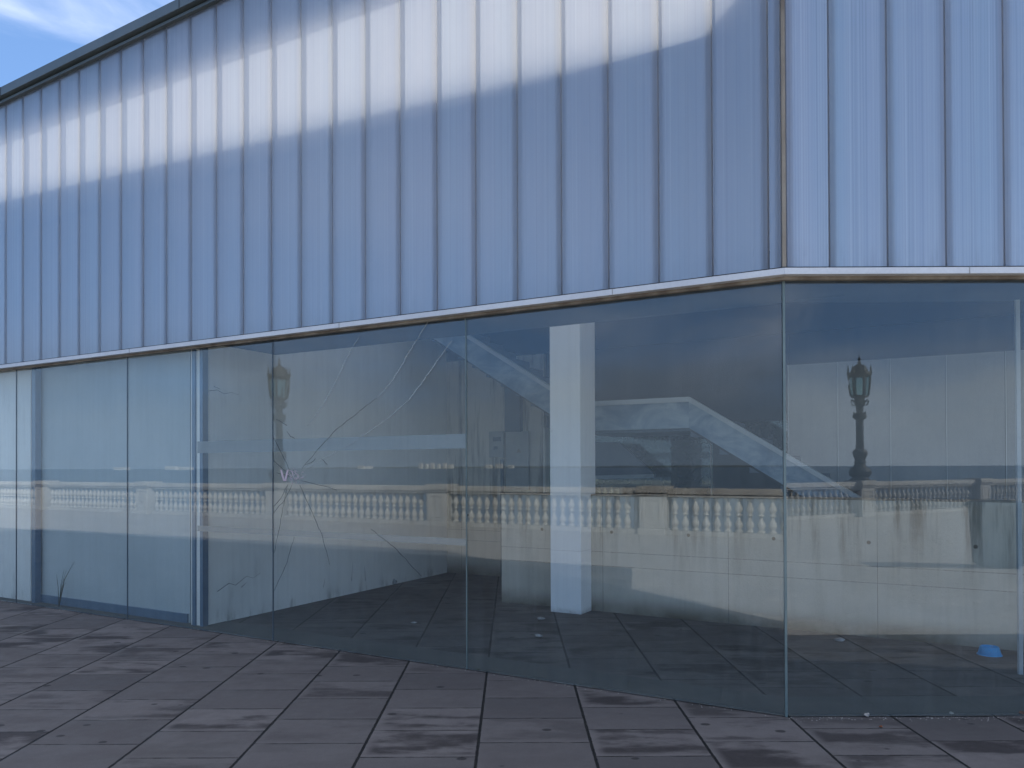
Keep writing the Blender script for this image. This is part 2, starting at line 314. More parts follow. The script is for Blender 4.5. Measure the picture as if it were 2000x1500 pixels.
# multiwall polycarbonate
def polycarb(name, transl, c1=(0.34, 0.42, 0.56), c2=(0.53, 0.60, 0.72)):
    g = G(name); p = g.pos('UV'); s_ = g.sep(p); u, z = s_[0], s_[1]      # u across the sheet in metres from its edge, z height
    oi = g.n('ShaderNodeObjectInfo').outputs['Random']
    n1 = g.noise(g.pos(), 0.8, 4, 0.5); cvv = g.n('ShaderNodeCombineXYZ'); g.L.new(g.math('MULTIPLY_ADD', oi, 37.0, g.math('MULTIPLY', u, 14.0)), cvv.inputs[0]); g.L.new(g.math('MULTIPLY', z, 0.25), cvv.inputs[1])
    st = g.noise(cvv.outputs[0], 1.0, 4, 0.6)
    base = g.mix(g.rng(st, 0.3, 0.7), c1, c2)
    tintn = g.noise(g.math('MULTIPLY_ADD', oi, 11.0, g.math('MULTIPLY', u, 2.5)), 1.0, 2, 0.5, dim='1D')
    cr = g.n('ShaderNodeValToRGB'); g.L.new(tintn, cr.inputs[0]); e = cr.color_ramp.elements
    e[0].position = 0.25; e[0].color = (0.84, 1.0, 1.0, 1); e[1].position = 0.75; e[1].color = (1.0, 0.86, 0.88, 1); q = e.new(0.5); q.color = (1, 1, 1, 1)
    base = g.mix(0.95, base, g.mix(1.0, base, cr.outputs[0], 'MULTIPLY'))
    base = g.mix(g.math('MULTIPLY', g.math('FRACT', g.math('MULTIPLY', oi, 7.3)), 0.28), base, (0.22, 0.28, 0.38))
    cv4 = g.n('ShaderNodeCombineXYZ'); g.L.new(g.math('MULTIPLY_ADD', oi, 91.0, g.math('MULTIPLY', u, 75.0)), cv4.inputs[0]); g.L.new(g.math('MULTIPLY', z, 0.15), cv4.inputs[1])
    st2 = g.noise(cv4.outputs[0], 1.0, 2, 0.5)
    base = g.mix(g.rng(st2, 0.52, 0.68, 0.0, 0.45), base, (0.13, 0.18, 0.28)); base = g.mix(g.rng(st2, 0.40, 0.28, 0.0, 0.5), base, (0.88, 0.92, 0.98))
    rib = g.math('FRACT', g.math('DIVIDE', u, 0.0165)); ribm = g.math('MULTIPLY', g.rng(g.math('ABSOLUTE', g.math('SUBTRACT', rib, 0.5)), 0.36, 0.46), g.rng(st, 0.3, 0.6, 0.35, 1.0))
    base = g.mix(g.math('MULTIPLY', ribm, 0.75), base, (0.18, 0.23, 0.33))
    # grime gathered beside the overlapped seam and along the bottom rail
    e1 = g.rng(u, 0.062, 0.010); e2 = g.rng(u, 0.285, 0.330); grime = g.math('ADD', g.math('MULTIPLY', e1, 0.60), g.math('MULTIPLY', e2, 0.42))
    gn = g.noise(g.pos(), 3.0, 6, 0.7)
    base = g.mix(g.math('MULTIPLY', grime, g.rng(gn, 0.25, 0.7, 0.75, 1.1)), base, (0.17, 0.20, 0.27))
    bot = g.math('MULTIPLY', g.rng(z, 2.76, 2.58), g.rng(g.noise(g.map(g.pos(), (18, 18, 2)), 1.0, 5, 0.7), 0.45, 0.75)); base = g.mix(g.math('MULTIPLY', bot, 0.6), base, (0.20, 0.20, 0.20))
    df = g.n('ShaderNodeBsdfDiffuse'); g.L.new(base, df.inputs[0]); tl = g.n('ShaderNodeBsdfTranslucent'); g.L.new(g.mix(0.75, base, (1.0, 0.97, 0.93)), tl.inputs[0])
    nb = g.bump(g.math('ADD', g.math('ADD', st, st2), g.math('MULTIPLY', ribm, 0.5)), 0.2, 0.004)
    gl = g.n('ShaderNodeBsdfGlossy'); gl.inputs['Roughness'].default_value = 0.22; g.L.new(nb, gl.inputs['Normal'])
    trn = g.n('ShaderNodeBsdfTransparent'); trn.inputs[0].default_value = (0.88, 0.92, 0.97, 1)
    body = g.mixs(transl, df.outputs[0], tl.outputs[0])
    body = g.mixs(0.40, body, trn.outputs[0])
    return g.done(g.mixs(g.math('MULTIPLY', g.math('ADD', schlick(g, 0.06), 0.22), g.rng(g.math('ADD', g.math('MULTIPLY', grime, 1.2), g.math('MULTIPLY', ribm, 0.5)), 0.0, 1.0, 1.0, 0.25)), body, gl.outputs[0]))
M['poly'] = polycarb('multiwall polycarbonate', 0.72)
M['poly_lit'] = polycarb('brighter-lit multiwall polycarbonate', 0.5, (0.54, 0.59, 0.67), (0.72, 0.76, 0.81))  # right-face copy: the brighter light on that face put into its colour

# foliage
def leafmat(name, c1, c2):
    g = G(name); oi = g.n('ShaderNodeObjectInfo').outputs['Random']; p = g.pos()
    n = g.noise(p, 3.0, 3); c = g.mix(n, c1, c2); df = g.n('ShaderNodeBsdfDiffuse'); tl = g.n('ShaderNodeBsdfTranslucent'); g.L.new(c, df.inputs[0]); g.L.new(c, tl.inputs[0])
    return g.done(g.mixs(0.15, df.outputs[0], tl.outputs[0]))
M['leaf'] = leafmat('leaves', (0.012, 0.026, 0.009), (0.035, 0.055, 0.018))

# ------------------------------------------------------------------ mesh helpers
class MB:
    def __init__(s): s.bm = bmesh.new(); s.uv = s.bm.loops.layers.uv.new('UVMap')
    def quadbox(s, pts8, uvw=None):
        v = [s.bm.verts.new(p) for p in pts8]
        for f in ((0, 3, 2, 1), (4, 5, 6, 7), (0, 1, 5, 4), (1, 2, 6, 5), (2, 3, 7, 6), (3, 0, 4, 7)):
            try: s.bm.faces.new([v[i] for i in f])
            except ValueError: pass
        return v
    def box(s, fr, a0, a1, b0, b1, z0, z1):
        P = [fr(a0, b0, z0), fr(a1, b0, z0), fr(a1, b1, z0), fr(a0, b1, z0), fr(a0, b0, z1), fr(a1, b0, z1), fr(a1, b1, z1), fr(a0, b1, z1)]
        v = s.quadbox(P)
        loc = [(a0, z0), (a1, z0), (a1, z0), (a0, z0), (a0, z1), (a1, z1), (a1, z1), (a0, z1)]
        m = {id(q): l for q, l in zip(v, loc)}
        for q in v:
            for lp in q.link_loops: lp[s.uv].uv = m[id(q)]
        return s
    def prism(s, pts, z0, z1):                      # plan polygon, extruded upwards
        a = [s.bm.verts.new((p.x, p.y, z0)) for p in pts]; b = [s.bm.verts.new((p.x, p.y, z1)) for p in pts]; n = len(pts)
        s.bm.faces.new(a[::-1]); s.bm.faces.new(b)
        for i in range(n): s.bm.faces.new((a[i], a[(i + 1) % n], b[(i + 1) % n], b[i]))
        return s
    def slab(s, pts, d):                            # any planar polygon, thickened by vector d
        o = pts[0]; ux = UL
        a = [s.bm.verts.new(p) for p in pts]; b = [s.bm.verts.new(p + d) for p in pts]; n = len(pts)
        fs = [s.bm.faces.new(a[::-1]), s.bm.faces.new(b)]
        for i in range(n): fs.append(s.bm.faces.new((a[i], a[(i + 1) % n], b[(i + 1) % n], b[i])))
        for f in fs:
            for lp in f.loops: lp[s.uv].uv = ((lp.vert.co - o).dot(ux), lp.vert.co.z)
        return s
    def lathe(s, prof, seg=16, loc=(0, 0, 0), sq=False):
        loc = Vector(loc); rings = []
        for r, z in prof:
            rings.append([s.bm.verts.new(loc + Vector((r * math.cos(2 * PI * (i + 0.5) / seg), r * math.sin(2 * PI * (i + 0.5) / seg), z))) for i in range(seg)])
        for k in range(len(rings) - 1):
            for i in range(seg):
                f = s.bm.faces.new((rings[k][i], rings[k][(i + 1) % seg], rings[k + 1][(i + 1) % seg], rings[k + 1][i])); f.smooth = seg > 8
        s.bm.faces.new(rings[0][::-1]); s.bm.faces.new(rings[-1]); return s
    def tube(s, pts, r, seg=6, r2=None):
        pts = [Vector(p) for p in pts]; rings = []; n = len(pts)
        for i, p in enumerate(pts):
            t = (pts[min(i + 1, n - 1)] - pts[max(i - 1, 0)]).normalized()
            a = t.cross(Vector((0, 0, 1))); a = a.normalized() if a.length > 1e-3 else Vector((1, 0, 0)); b = t.cross(a)
            rr = r if r2 is None else r + (r2 - r) * i / max(1, n - 1)
            rings.append([s.bm.verts.new(p + a * rr * math.cos(2 * PI * k / seg) + b * rr * math.sin(2 * PI * k / seg)) for k in range(seg)])
        for k in range(n - 1):
            for i in range(seg):
                f = s.bm.faces.new((rings[k][i], rings[k][(i + 1) % seg], rings[k + 1][(i + 1) % seg], rings[k + 1][i])); f.smooth = True
        s.bm.faces.new(rings[0][::-1]); s.bm.faces.new(rings[-1]); return s
    def build(s, name, mat, parent=None, bevel=0.0, origin=None):
        bmesh.ops.recalc_face_normals(s.bm, faces=s.bm.faces[:])
        me = bpy.data.meshes.new(name)
        if origin is not None: bmesh.ops.translate(s.bm, vec=-Vector(origin), verts=s.bm.verts[:])
        s.bm.to_mesh(me); s.bm.free(); me.materials.append(M[mat] if isinstance(mat, str) else mat)
        o = bpy.data.objects.new(name, me); COL.objects.link(o)
        if origin is not None: o.location = origin
        if parent is not None: o.parent = parent
        if bevel: 
            md = o.modifiers.new('bevel', 'BEVEL'); md.width = bevel; md.segments = 2; md.limit_method = 'ANGLE'
        return o
def tag(o, label, cat, group=None):
    o['label'] = label; o['category'] = cat
    if group: o['group'] = group
    return o
def thing(name, label, cat, loc=(0, 0, 0), rz=0.0, group=None):
    o = bpy.data.objects.new(name, None); COL.objects.link(o); o.location = loc; o.rotation_euler = (0, 0, rz); o.empty_display_size = 0.2
    return tag(o, label, cat, group)
def struct(o): o['kind'] = 'structure'; return o
def copy_tree(o, parent=None):
    c = o.copy(); COL.objects.link(c); c.parent = parent
    for ch in o.children: copy_tree(ch, c)
    return c

# ------------------------------------------------------------------ ground, quay, sea, far shore
VB = Vector((0.8660254, -0.5, 0)); DB = 6.73          # the balustrade runs along VB, behind the eye
def bal(t, out=0.0, z=0.0): return -WL * (DB + out) + VB * t + Vector((0, 0, z))
m = MB(); e0, e1 = bal(-6000, 0.45), bal(6000, 0.45)
m.bm.faces.new([m.bm.verts.new(v) for v in (e0, e1, e1 + WL * 6000, e0 + WL * 6000)])
struct(m.build('ground', 'paving'))
m = MB(); fb = Frame(bal(0, 0.45), VB, -WL)
m.box(fb, -300, 300, -0.3, 0.25, -6.0, -0.004); struct(m.build('quay_edge', 'quay'))
m = MB(); fs = Frame(bal(0, 0.69), VB, -WL)
m.bm.faces.new([m.bm.verts.new(fs(a, b, -4.2)) for a, b in ((-9000, 0), (9000, 0), (9000, 9000), (-9000, 9000))])
struct(m.build('sea', 'sea'))
g = G('sun-lightened promenade paving'); p = g.pos(); n1 = g.noise(p, 0.5, 6, 0.6); n3 = g.noise(p, 60, 3, 0.7)  # plaza sunlight put into the colour of a lighter sheet over the paving
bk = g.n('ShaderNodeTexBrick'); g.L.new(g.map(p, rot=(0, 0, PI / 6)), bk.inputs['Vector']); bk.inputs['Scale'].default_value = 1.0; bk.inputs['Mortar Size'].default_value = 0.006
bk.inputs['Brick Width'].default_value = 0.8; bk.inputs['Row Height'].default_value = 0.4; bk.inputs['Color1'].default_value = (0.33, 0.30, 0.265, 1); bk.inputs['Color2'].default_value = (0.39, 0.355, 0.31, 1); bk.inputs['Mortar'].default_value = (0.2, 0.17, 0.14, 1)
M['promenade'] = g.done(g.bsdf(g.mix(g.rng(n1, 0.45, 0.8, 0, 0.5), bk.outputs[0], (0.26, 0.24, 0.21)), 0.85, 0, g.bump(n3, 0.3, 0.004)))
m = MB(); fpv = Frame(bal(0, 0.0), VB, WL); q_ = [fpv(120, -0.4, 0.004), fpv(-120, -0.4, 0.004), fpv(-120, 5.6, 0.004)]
g0_ = fpv(0, 5.6, 0.004); g0_ = g0_ + VB * ((-4.2 - g0_.x) / VB.x); m.bm.faces.new([m.bm.verts.new(v) for v in (q_[0], Vector((120, 2.4, 0.004)), Vector((-2.6, 2.4, 0.004)), g0_, q_[2], q_[1])])  # edge cut near the building's shadow line, outside the ground in view
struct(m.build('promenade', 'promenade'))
def mirrored(px, py, far):            # where the thing seen mirrored in the left glass really stands
    d = ray(px, py); d.z = 0; d.normalize(); q = d * far
    return q - WL * 2 * (q.dot(WL) - GD)
c = bal(-900, 3400)
m = MB(); rs = random.Random(3); fsb = Frame(bal(0, 3600), VB, -WL); prev = 3.0
for i in range(60):
    a = -3600 + i * 80; h0 = 1 + rs.random() * 5
    m.box(fsb, a, a + 80.5, 0, 300, -4.1, h0)
struct(m.build('far_shore', 'shore'))
def far_block(px, far, wd, ht, dp, label, group):
    q = mirrored(px, 900, far); t = thing('apartment_block', label, 'building', (q.x, q.y, -4), math.atan2(VB.y, VB.x), group)
    MB().box(FW, -wd / 2, wd / 2, -dp / 2, dp / 2, 0, ht).build('wall', 'town', t)
    MB().box(FW, -wd / 2 - .5, wd / 2 + .5, -dp / 2 - .5, dp / 2 + .5, ht + .01, ht + 1.2).build('parapet', 'town', t)
    mm = MB()
    for zz in range(1, int(ht / 3.4)):
        mm.box(FW, -wd / 2 + 1, wd / 2 - 1, dp / 2 + .02, dp / 2 + .15, zz * 3.4, zz * 3.4 + 1.3)
    mm.build('window', 'box_dark', t)
for k, (px, ht, wd) in enumerate([(822, 21, 13), (834, 19, 11), (845, 22, 14), (857, 17, 12), (869, 21, 12), (881, 16, 16)]):
    far_block(px, 3300, wd, ht, 14, ['leftmost', 'second', 'third', 'fourth', 'fifth', 'rightmost'][k] + ' tiny white far block mirrored in the cracked pane', 'white blocks across the bay')
for k, (px, ht, wd) in enumerate([(706, 12, 30), (722, 10, 22), (335, 12, 60), (360, 9, 90), (238, 9, 80), (955, 13, 26), (975, 17, 30), (998, 12, 22)]):
    far_block(px, 3300, wd, ht, 14, ['low white far block mirrored left of the tall row', 'second low white block mirrored left of the tall row', 'low far house mirrored in the third pane from the corner', 'wide low far house mirrored near the grey post',
        'wide low far house mirrored near the left joint', 'far white block mirrored below the grey meter box', 'taller far white block mirrored below the grey cabinet', 'far white block mirrored left of the white column'][k], 'white blocks across the bay')

# ------------------------------------------------------------------ the pavilion
LEN_L, LEN_R = 12.0, 6.4
Z_G, Z_T0, Z_T1, Z_P1 = 2.53, 2.535, 2.572, 5.345
bld = thing('pavilion', 'long pavilion with ribbed translucent cladding above a dusty clear glass wall', 'building', C0)
bld_inv = Matrix.Translation(-C0)
def bpart(mb, name, mat, bevel=0.0, parent=None):
    if parent is None:
        bmesh.ops.translate(mb.bm, vec=-C0, verts=mb.bm.verts[:]); return mb.build(name, mat, bld, bevel)
    bmesh.ops.translate(mb.bm, vec=-C0, verts=mb.bm.verts[:]); return mb.build(name, mat, parent, bevel)
# glass panes, 12 mm thick
joints_L = [0.006]
for px in (910, 532, 248, 31): joints_L.append(uL(on_left(px, 900, GD)))
joints_L += [joints_L[-1] + 1.95, LEN_L]
panes = []
for a, b in zip(joints_L[:-1], joints_L[1:]):
    panes.append(bpart(MB().box(FL, a + 0.004, b - 0.004, 0.0, 0.012, 0.006, Z_G), 'glass_pane', 'glass'))
jr = [0.010, on_right(1996, 900, GY).x - C0.x + 0.6, 4.3, LEN_R]
for a, b in zip(jr[:-1], jr[1:]):
    bpart(MB().box(FR, a, b - 0.008, 0.0, 0.012, 0.006, Z_G), 'glass_pane', 'glass')
# silicone joints (the corner joint is a pale polished edge)
for k, u in enumerate(joints_L[1:-1]):
    wd_ = 0.0038
    bpart(MB().box(FL, u - wd_, u + wd_, 0.001, 0.011, 0.004, Z_G), 'glass_joint', 'glass_edge' if k == 0 else 'box_dark')
for u in jr[1:-1]: bpart(MB().box(FR, u - 0.007, u - 0.001, 0.001, 0.011, 0.004, Z_G), 'glass_joint', 'glass_edge')
bpart(MB().prism([corner(-0.003) + Vector((-0.004, 0, 0)), corner(-0.003) + Vector((0.010, 0, 0)), corner(0.011) + Vector((0.009, 0, 0)), corner(0.011) + Vector((-0.006, 0, 0))], 0.002, Z_G), 'corner_joint', 'glass_edge')
# the trim between glass and cladding
def off(u, wd): return FL(u, wd, 0)
def strip(w0, w1, z0, z1, name, mat, bevel=0.0):
    a, b = corner(w0), corner(w1)
    L_ = [off(LEN_L, w0), a, Vector((C0.x + LEN_R, GY + w0, 0)), Vector((C0.x + LEN_R, GY + w1, 0)), b, off(LEN_L, w1)]
    mb = MB(); mb.prism([L_[0], L_[1], L_[4], L_[5]], z0, z1); bpart(mb, name, mat, bevel)
    mb = MB(); mb.prism([L_[1], L_[2], L_[3], L_[4]], z0, z1); bpart(mb, name, mat, bevel)
strip(-0.105, -0.050, Z_T0, Z_T1, 'drip_trim', 'trim', 0.002)
strip(-0.101, -0.060, Z_T1 + 0.001, Z_T1 + 0.006, 'trim_gasket', 'gasket')
strip(-0.048, -0.013, 2.517, 2.560, 'ledge', 'ledge')
strip(-0.0125, 0.030, Z_G + 0.002, 2.575, 'head_rail', 'gasket')
# small butt joints in the trim
for fr_, us in ((FL, (1.02, 3.3, 5.9)), (FR, (1.02,))):
    for u in us: bpart(MB().box(fr_, u - 0.0015, u + 0.0015, -0.108, -0.104, Z_T0 - 0.001, Z_T1 + 0.001), 'trim_seam', 'box_grey')
# polycarbonate sheets
def sheet(fr_, a, b, tilt, mt='poly'):
    w0, w1 = -0.088, -0.038
    mb = MB(); P = []
    for z in (Z_T1 + 0.008, Z_P1):
        P += [fr_(a + 0.005, w0 + tilt, z), fr_(b - 0.005, w0 - tilt, z), fr_(b - 0.005, w1 - tilt, z), fr_(a + 0.005, w1 + tilt, z)]
    v = mb.quadbox(P); loc = {id(q): ((0 if i % 4 in (0, 3) else b - a), q.co.z) for i, q in enumerate(v)}
    for q in v:
        for lp in q.link_loops: lp[mb.uv].uv = loc[id(q)]
    return bpart(mb, 'cladding_sheet', mt)
CL = corner(-0.082); FCL = Frame(C0, UL, WL)
rs = random.Random(5)
uC = (CL - C0).dot(UL)                                    # cladding corner along the left frame
seams = [uC + 0.085, uC + 0.407]
while seams[-1] + 0.333 < LEN_L: seams.append(seams[-1] + 0.333)
for a, b in zip(seams[:-1], seams[1:]):
    sheet(FL, a, b, rs.uniform(-0.0012, 0.0012))
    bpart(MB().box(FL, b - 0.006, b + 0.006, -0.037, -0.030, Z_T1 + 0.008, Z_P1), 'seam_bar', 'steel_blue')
sheet(FL, uC + 0.012, uC + 0.083, 0)
uR = CL.x - C0.x; sr = [uR + 0.012, uR + 0.256]
while sr[-1] + 0.3316 < LEN_R: sr.append(sr[-1] + 0.3316)
for a, b in zip(sr[:-1], sr[1:]):
    sheet(FR, a, b, rs.uniform(-0.001, 0.001), 'poly_lit')
    bpart(MB().box(FR, b - 0.006, b + 0.006, -0.037, -0.030, Z_T1 + 0.008, Z_P1), 'seam_bar', 'steel_blue')
bpart(MB().prism([corner(-0.088) + UL * 0.010, corner(-0.088) + Vector((0.012, 0, 0)), corner(-0.048) + Vector((0.012, 0, 0)), corner(-0.048) + UL * 0.010], Z_T1 + 0.008, Z_P1), 'corner_bead', 'ledge', 0.002)
# horizontal rails carrying the sheets, and posts behind them
for z in (4.00,): 
    bpart(MB().box(FL, uC + 0.3, LEN_L, -0.036, -0.008, z, z + 0.045), 'girt', 'steel_pale')
bpart(MB().box(FR, uR + 0.1, LEN_R, -0.036, -0.008, 3.98, 4.03), 'girt', 'steel_pale')
g = G('added diffusing liner'); tl = g.n('ShaderNodeBsdfTranslucent'); tl.inputs[0].default_value = (0.97, 0.94, 0.88, 1); df = g.n('ShaderNodeBsdfDiffuse'); df.inputs[0].default_value = (0.10, 0.14, 0.22, 1)
M['liner'] = g.done(g.mixs(0.80, df.outputs[0], tl.outputs[0]))  # sheet added behind the cladding to blur the sunlit band
for fr_, u0_, u1_ in ((FL, (corner(0.050) - C0).dot(UL), LEN_L), (FR, corner(0.050).x - C0.x, LEN_R)):
    q_ = [fr_(u0_ + 0.004, 0.050, 2.72), fr_(u1_, 0.050, 2.72), fr_(u1_, 0.050, 5.32), fr_(u0_ + 0.004, 0.050, 5.32)]
    mb = MB(); mb.bm.faces.new([mb.bm.verts.new(v) for v in q_]); o_ = bpart(mb, 'added_diffuser', 'liner')
# roof edge
strip(-0.17, -0.05, 5.380, 5.472, 'roof_fascia', 'fascia', 0.003)
strip(-0.125, -0.05, 5.338, 5.366, 'fascia_drip', 'fascia', 0.002)
strip(-0.105, -0.048, 5.3665, 5.3795, 'fascia_groove', 'gasket')
for u in (5.1, 8.0, 2.2): bpart(MB().box(FL, u - 0.002, u + 0.002, -0.173, -0.169, 5.381, 5.471), 'fascia_seam', 'gasket')
# roof deck with a long roof-light behind the cladding
BD = 9.03 - GD                                            # depth of the building behind the left glass
def P_(u, wd): return FL(u, wd, 0)
XR = C0.x + LEN_R
def back_at(x): return Vector((x, (9.03 + 0.2 - WL.x * x) / WL.y, 0))
RL0, RL1 = -1.5, LEN_L - 0.4
sl = lambda u: 1.76 - 0.078 * u
zr0, zr1 = 5.33, 5.39
uB = lambda wd: 0
cA = corner(-0.04)
W0f = lambda u: 0.75 - 0.042 * u
pA, pM, pB = P_(-0.75, 0.82), P_(RL0, 0.98), P_(RL0, sl(RL0))
mb = MB()
mb.prism([P_(LEN_L, -0.04), cA, Vector((P_(0, 0).x + 0.0, 0, 0)) * 0 + P_(0.0, W0f(0)), P_(RL1, W0f(RL1)), P_(LEN_L, W0f(RL1))], zr0, zr1)
bpart(mb, 'roof_deck', 'roof')
# right of the roof-light
rr = Vector((XR, GY - 0.04, 0))
mb = MB(); mb.prism([cA, rr, back_at(XR), P_((back_at(XR) - C0).dot(UL), BD + 0.2) if False else back_at(XR), P_(RL0, BD + 0.2), pB, pA, P_(0.0, W0f(0))][:3] + [P_(RL0, BD + 0.2), pB, pM, pA, P_(0.0, W0f(0))], zr0, zr1)
bpart(mb, 'roof_deck', 'roof')
mb = MB(); mb.prism([pB, P_(RL0, BD + 0.2), P_(LEN_L, BD + 0.2), P_(LEN_L, sl(RL1)), P_(RL1, sl(RL1))], zr0, zr1); bpart(mb, 'roof_deck', 'roof')
mb = MB(); mb.prism([P_(RL1, W0f(RL1)), P_(RL1, sl(RL1)), P_(LEN_L, sl(RL1)), P_(LEN_L, W0f(RL1))], zr0, zr1); bpart(mb, 'roof_deck', 'roof')
# end walls
bpart(MB().box(FW, XR + 0.001, XR + 0.15, GY - 0.04, back_at(XR).y, 0, zr0 - 0.004), 'end_wall', 'white_wall')
bpart(MB().box(FL, LEN_L + 0.001, LEN_L + 0.15, 0.0, BD + 0.2, 0, zr0 - 0.004), 'end_wall', 'white_wall')
# ceiling strip just inside the glass
strip(0.045, 1.0, 2.60, 2.70, 'soffit', 'soffit')
bpart(MB().prism([off(LEN_L, 1.001), corner(1.001), Vector((XR, GY + 1.001, 0)), Vector((XR, GY + 1.03, 0)), corner(1.03), off(LEN_L, 1.03)], 2.598, 2.95) if False else MB().box(FL, -0.2, LEN_L, 1.002, 1.03, 2.597, 2.95), 'soffit_edge', 'soffit')

# back wall: solid grey part, glazed part, white panelled part, dark upper wall
u_B = uL(on_left(873, 1119, 9.03)); u_1 = uL(on_left(1062, 900, 9.03)); u_2 = uL(on_left(1540, 900, 9.03)); u_E = (back_at(XR) - C0).dot(UL)
bpart(MB().box(FL, u_1, LEN_L, BD, BD + 0.2, 0, 2.9), 'back_wall', 'concrete')
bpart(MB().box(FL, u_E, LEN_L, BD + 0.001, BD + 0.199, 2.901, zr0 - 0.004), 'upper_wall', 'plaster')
for k in range(20):
    a = u_2 - 0.505 * k
    if a - 0.505 < u_E: break
    bpart(MB().box(FL, a - 0.499, a - 0.006, BD + 0.0, BD + 0.04, 0.0, 2.55), 'wall_panel', 'panel_grey')
    bpart(MB().box(FL, a - 0.006, a + 0.001, BD - 0.012, BD + 0.02, 0.0, 2.55), 'panel_strip', 'steel_pale')
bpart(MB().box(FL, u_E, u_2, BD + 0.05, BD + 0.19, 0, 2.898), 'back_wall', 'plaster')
ub = [u_1 - 0.03, uL(on_left(1385, 900, 9.03)), u_2 + 0.004]
for a, b in zip(ub[:-1], ub[1:]):
    bpart(MB().box(FL, b + 0.006, a - 0.006, BD + 0.08, BD + 0.09, 0.01, 1.95), 'back_glass', 'glass_back')
bpart(MB().box(FL, ub[1] - 0.006, ub[1] + 0.006, BD + 0.07, BD + 0.10, 0.01, 1.95), 'back_joint', 'white_post')
bpart(MB().box(FL, ub[0] - 0.004, ub[0] + 0.028, BD - 0.02, BD + 0.12, 0.0, 1.95), 'window_frame', 'white_post')
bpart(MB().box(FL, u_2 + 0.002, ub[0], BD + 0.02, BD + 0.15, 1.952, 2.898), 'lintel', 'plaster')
strip(0.03, 0.38, 0.001, 0.008, 'threshold_strip', 'threshold')
mb = MB(); mb.bm.faces.new([mb.bm.verts.new(Vector((p_.x, p_.y, 0.004))) for p_ in (off(LEN_L, 0.0), corner(0.0), Vector((XR, GY, 0)), back_at(XR), off(LEN_L, BD + 0.19))])
struct(mb.build('indoor_floor', 'paving_in'))
# steel post right beside the glass, further right
p = on_right(1991, 900, GY + 0.9)
bpart(MB().box(FW, p.x - 0.014, p.x + 0.014, p.y, p.y + 0.02, 0, 2.595), 'steel_post', 'coping')

# the roof rises gently towards the corner
for ch in bld.children:
    for v in ch.data.vertices:
        if v.co.z > 5.25: v.co.z += 0.04 + 0.030 * (8.37 - v.co.dot(UL))
# vinyl stripes and fracture in the glass
u532, u910 = joints_L[2], joints_L[1]; u383 = uL(on_left(383, 900, GD))
for z0, z1 in ((1.585, 1.69), (0.885, 0.935)):
    for a, b, pn in ((u910 + 0.006, u532 - 0.006, panes[1]), (u532 + 0.006, u383, panes[2])):
        bpart(MB().box(FL, a, b, 0.0125, 0.0135, z0, z1), 'vinyl_stripe', 'vinyl')
def crk(name, zp, mat, wd, parent):
    pts = [(350 + a / 2.273, 600 + b / 2.273) for a, b in zp]
    rs2 = random.Random(int(sum(a for a, b in zp))); q = []
    for (x0, y0), (x1, y1) in zip(pts[:-1], pts[1:]):
        n = max(2, int(math.hypot(x1 - x0, y1 - y0) / 9))
        for i in range(n): q.append((x0 + (x1 - x0) * i / n + rs2.uniform(-1, 1) * (i > 0), y0 + (y1 - y0) * i / n + rs2.uniform(-1, 1) * (i > 0)))
    q.append(pts[-1]); P3 = [on_left(a, b, GD - 0.003) for a, b in q]
    mb = MB()
    for i in range(len(P3) - 1):
        a, b = P3[i], P3[i + 1]; t = (b - a).normalized(); nn = t.cross(WL).normalized()
        f0 = wd * (1 - 0.5 * abs(2 * i / len(P3) - 1)); s0 = nn * f0 * .5; d = WL * 0.0015
        mb.quadbox([a - s0, b - s0, b - s0 + d, a - s0 + d, a + s0, b + s0, b + s0 + d, a + s0 + d])
    bmesh.ops.translate(mb.bm, vec=-C0, verts=mb.bm.verts[:]); return mb.build(name, mat, parent)
pane = panes[1]
LI = [[(545, 715), (600, 650), (700, 540), (880, 400)], [(880, 400), (950, 320), (1050, 150), (1110, 60)], [(560, 715), (740, 620), (930, 490)], [(930, 490), (1020, 410), (1110, 290), (1210, 150)],
      [(568, 528), (640, 430), (690, 340)], [(690, 340), (740, 230), (800, 130)], [(480, 790), (440, 1000), (422, 1090)], [(510, 1020), (480, 1130), (422, 1258)],
      [(535, 790), (580, 890), (630, 1000), (668, 1145)], [(850, 985), (960, 1070), (1075, 1195)], [(497, 735), (455, 650), (418, 580)], [(482, 788), (450, 850), (416, 888)],
      [(490, 745), (455, 715), (418, 680)], [(540, 770), (620, 790), (700, 812)], [(560, 700), (585, 690), (604, 672)], [(630, 672), (645, 685), (657, 700)], [(500, 790), (470, 850), (418, 915)],
      [(478, 552), (495, 575), (512, 583)], [(430, 498), (455, 512), (478, 525)], [(520, 770), (480, 745), (432, 735)]]
for k, zp in enumerate(LI):
    crk('fracture', zp, 'crack_light' if k in (1, 3, 5, 2, 4) else 'crack_dark', 0.0065 if k in (1, 3, 5) else 0.0048, pane)
mb = MB(); rs = random.Random(12)
for k in range(60):
    a = on_left(350 + (510 + rs.gauss(0, 22)) / 2.273, 600 + (750 + rs.gauss(0, 15)) / 2.273, GD - 0.003); an = rs.random() * PI; l = rs.uniform(0.004, 0.028)
    t = UL * math.cos(an) + Vector((0, 0, 1)) * math.sin(an); nn = t.cross(WL) * 0.003; d = WL * 0.001; b = a + t * l
    mb.quadbox([a - nn, b - nn, b - nn + d, a - nn + d, a + nn * .2, b + nn * .2, b + nn * .2 + d, a + nn * .2 + d])
bmesh.ops.translate(mb.bm, vec=-C0, verts=mb.bm.verts[:]); mb.build('impact_mark', 'tape', pane)
mb = MB()
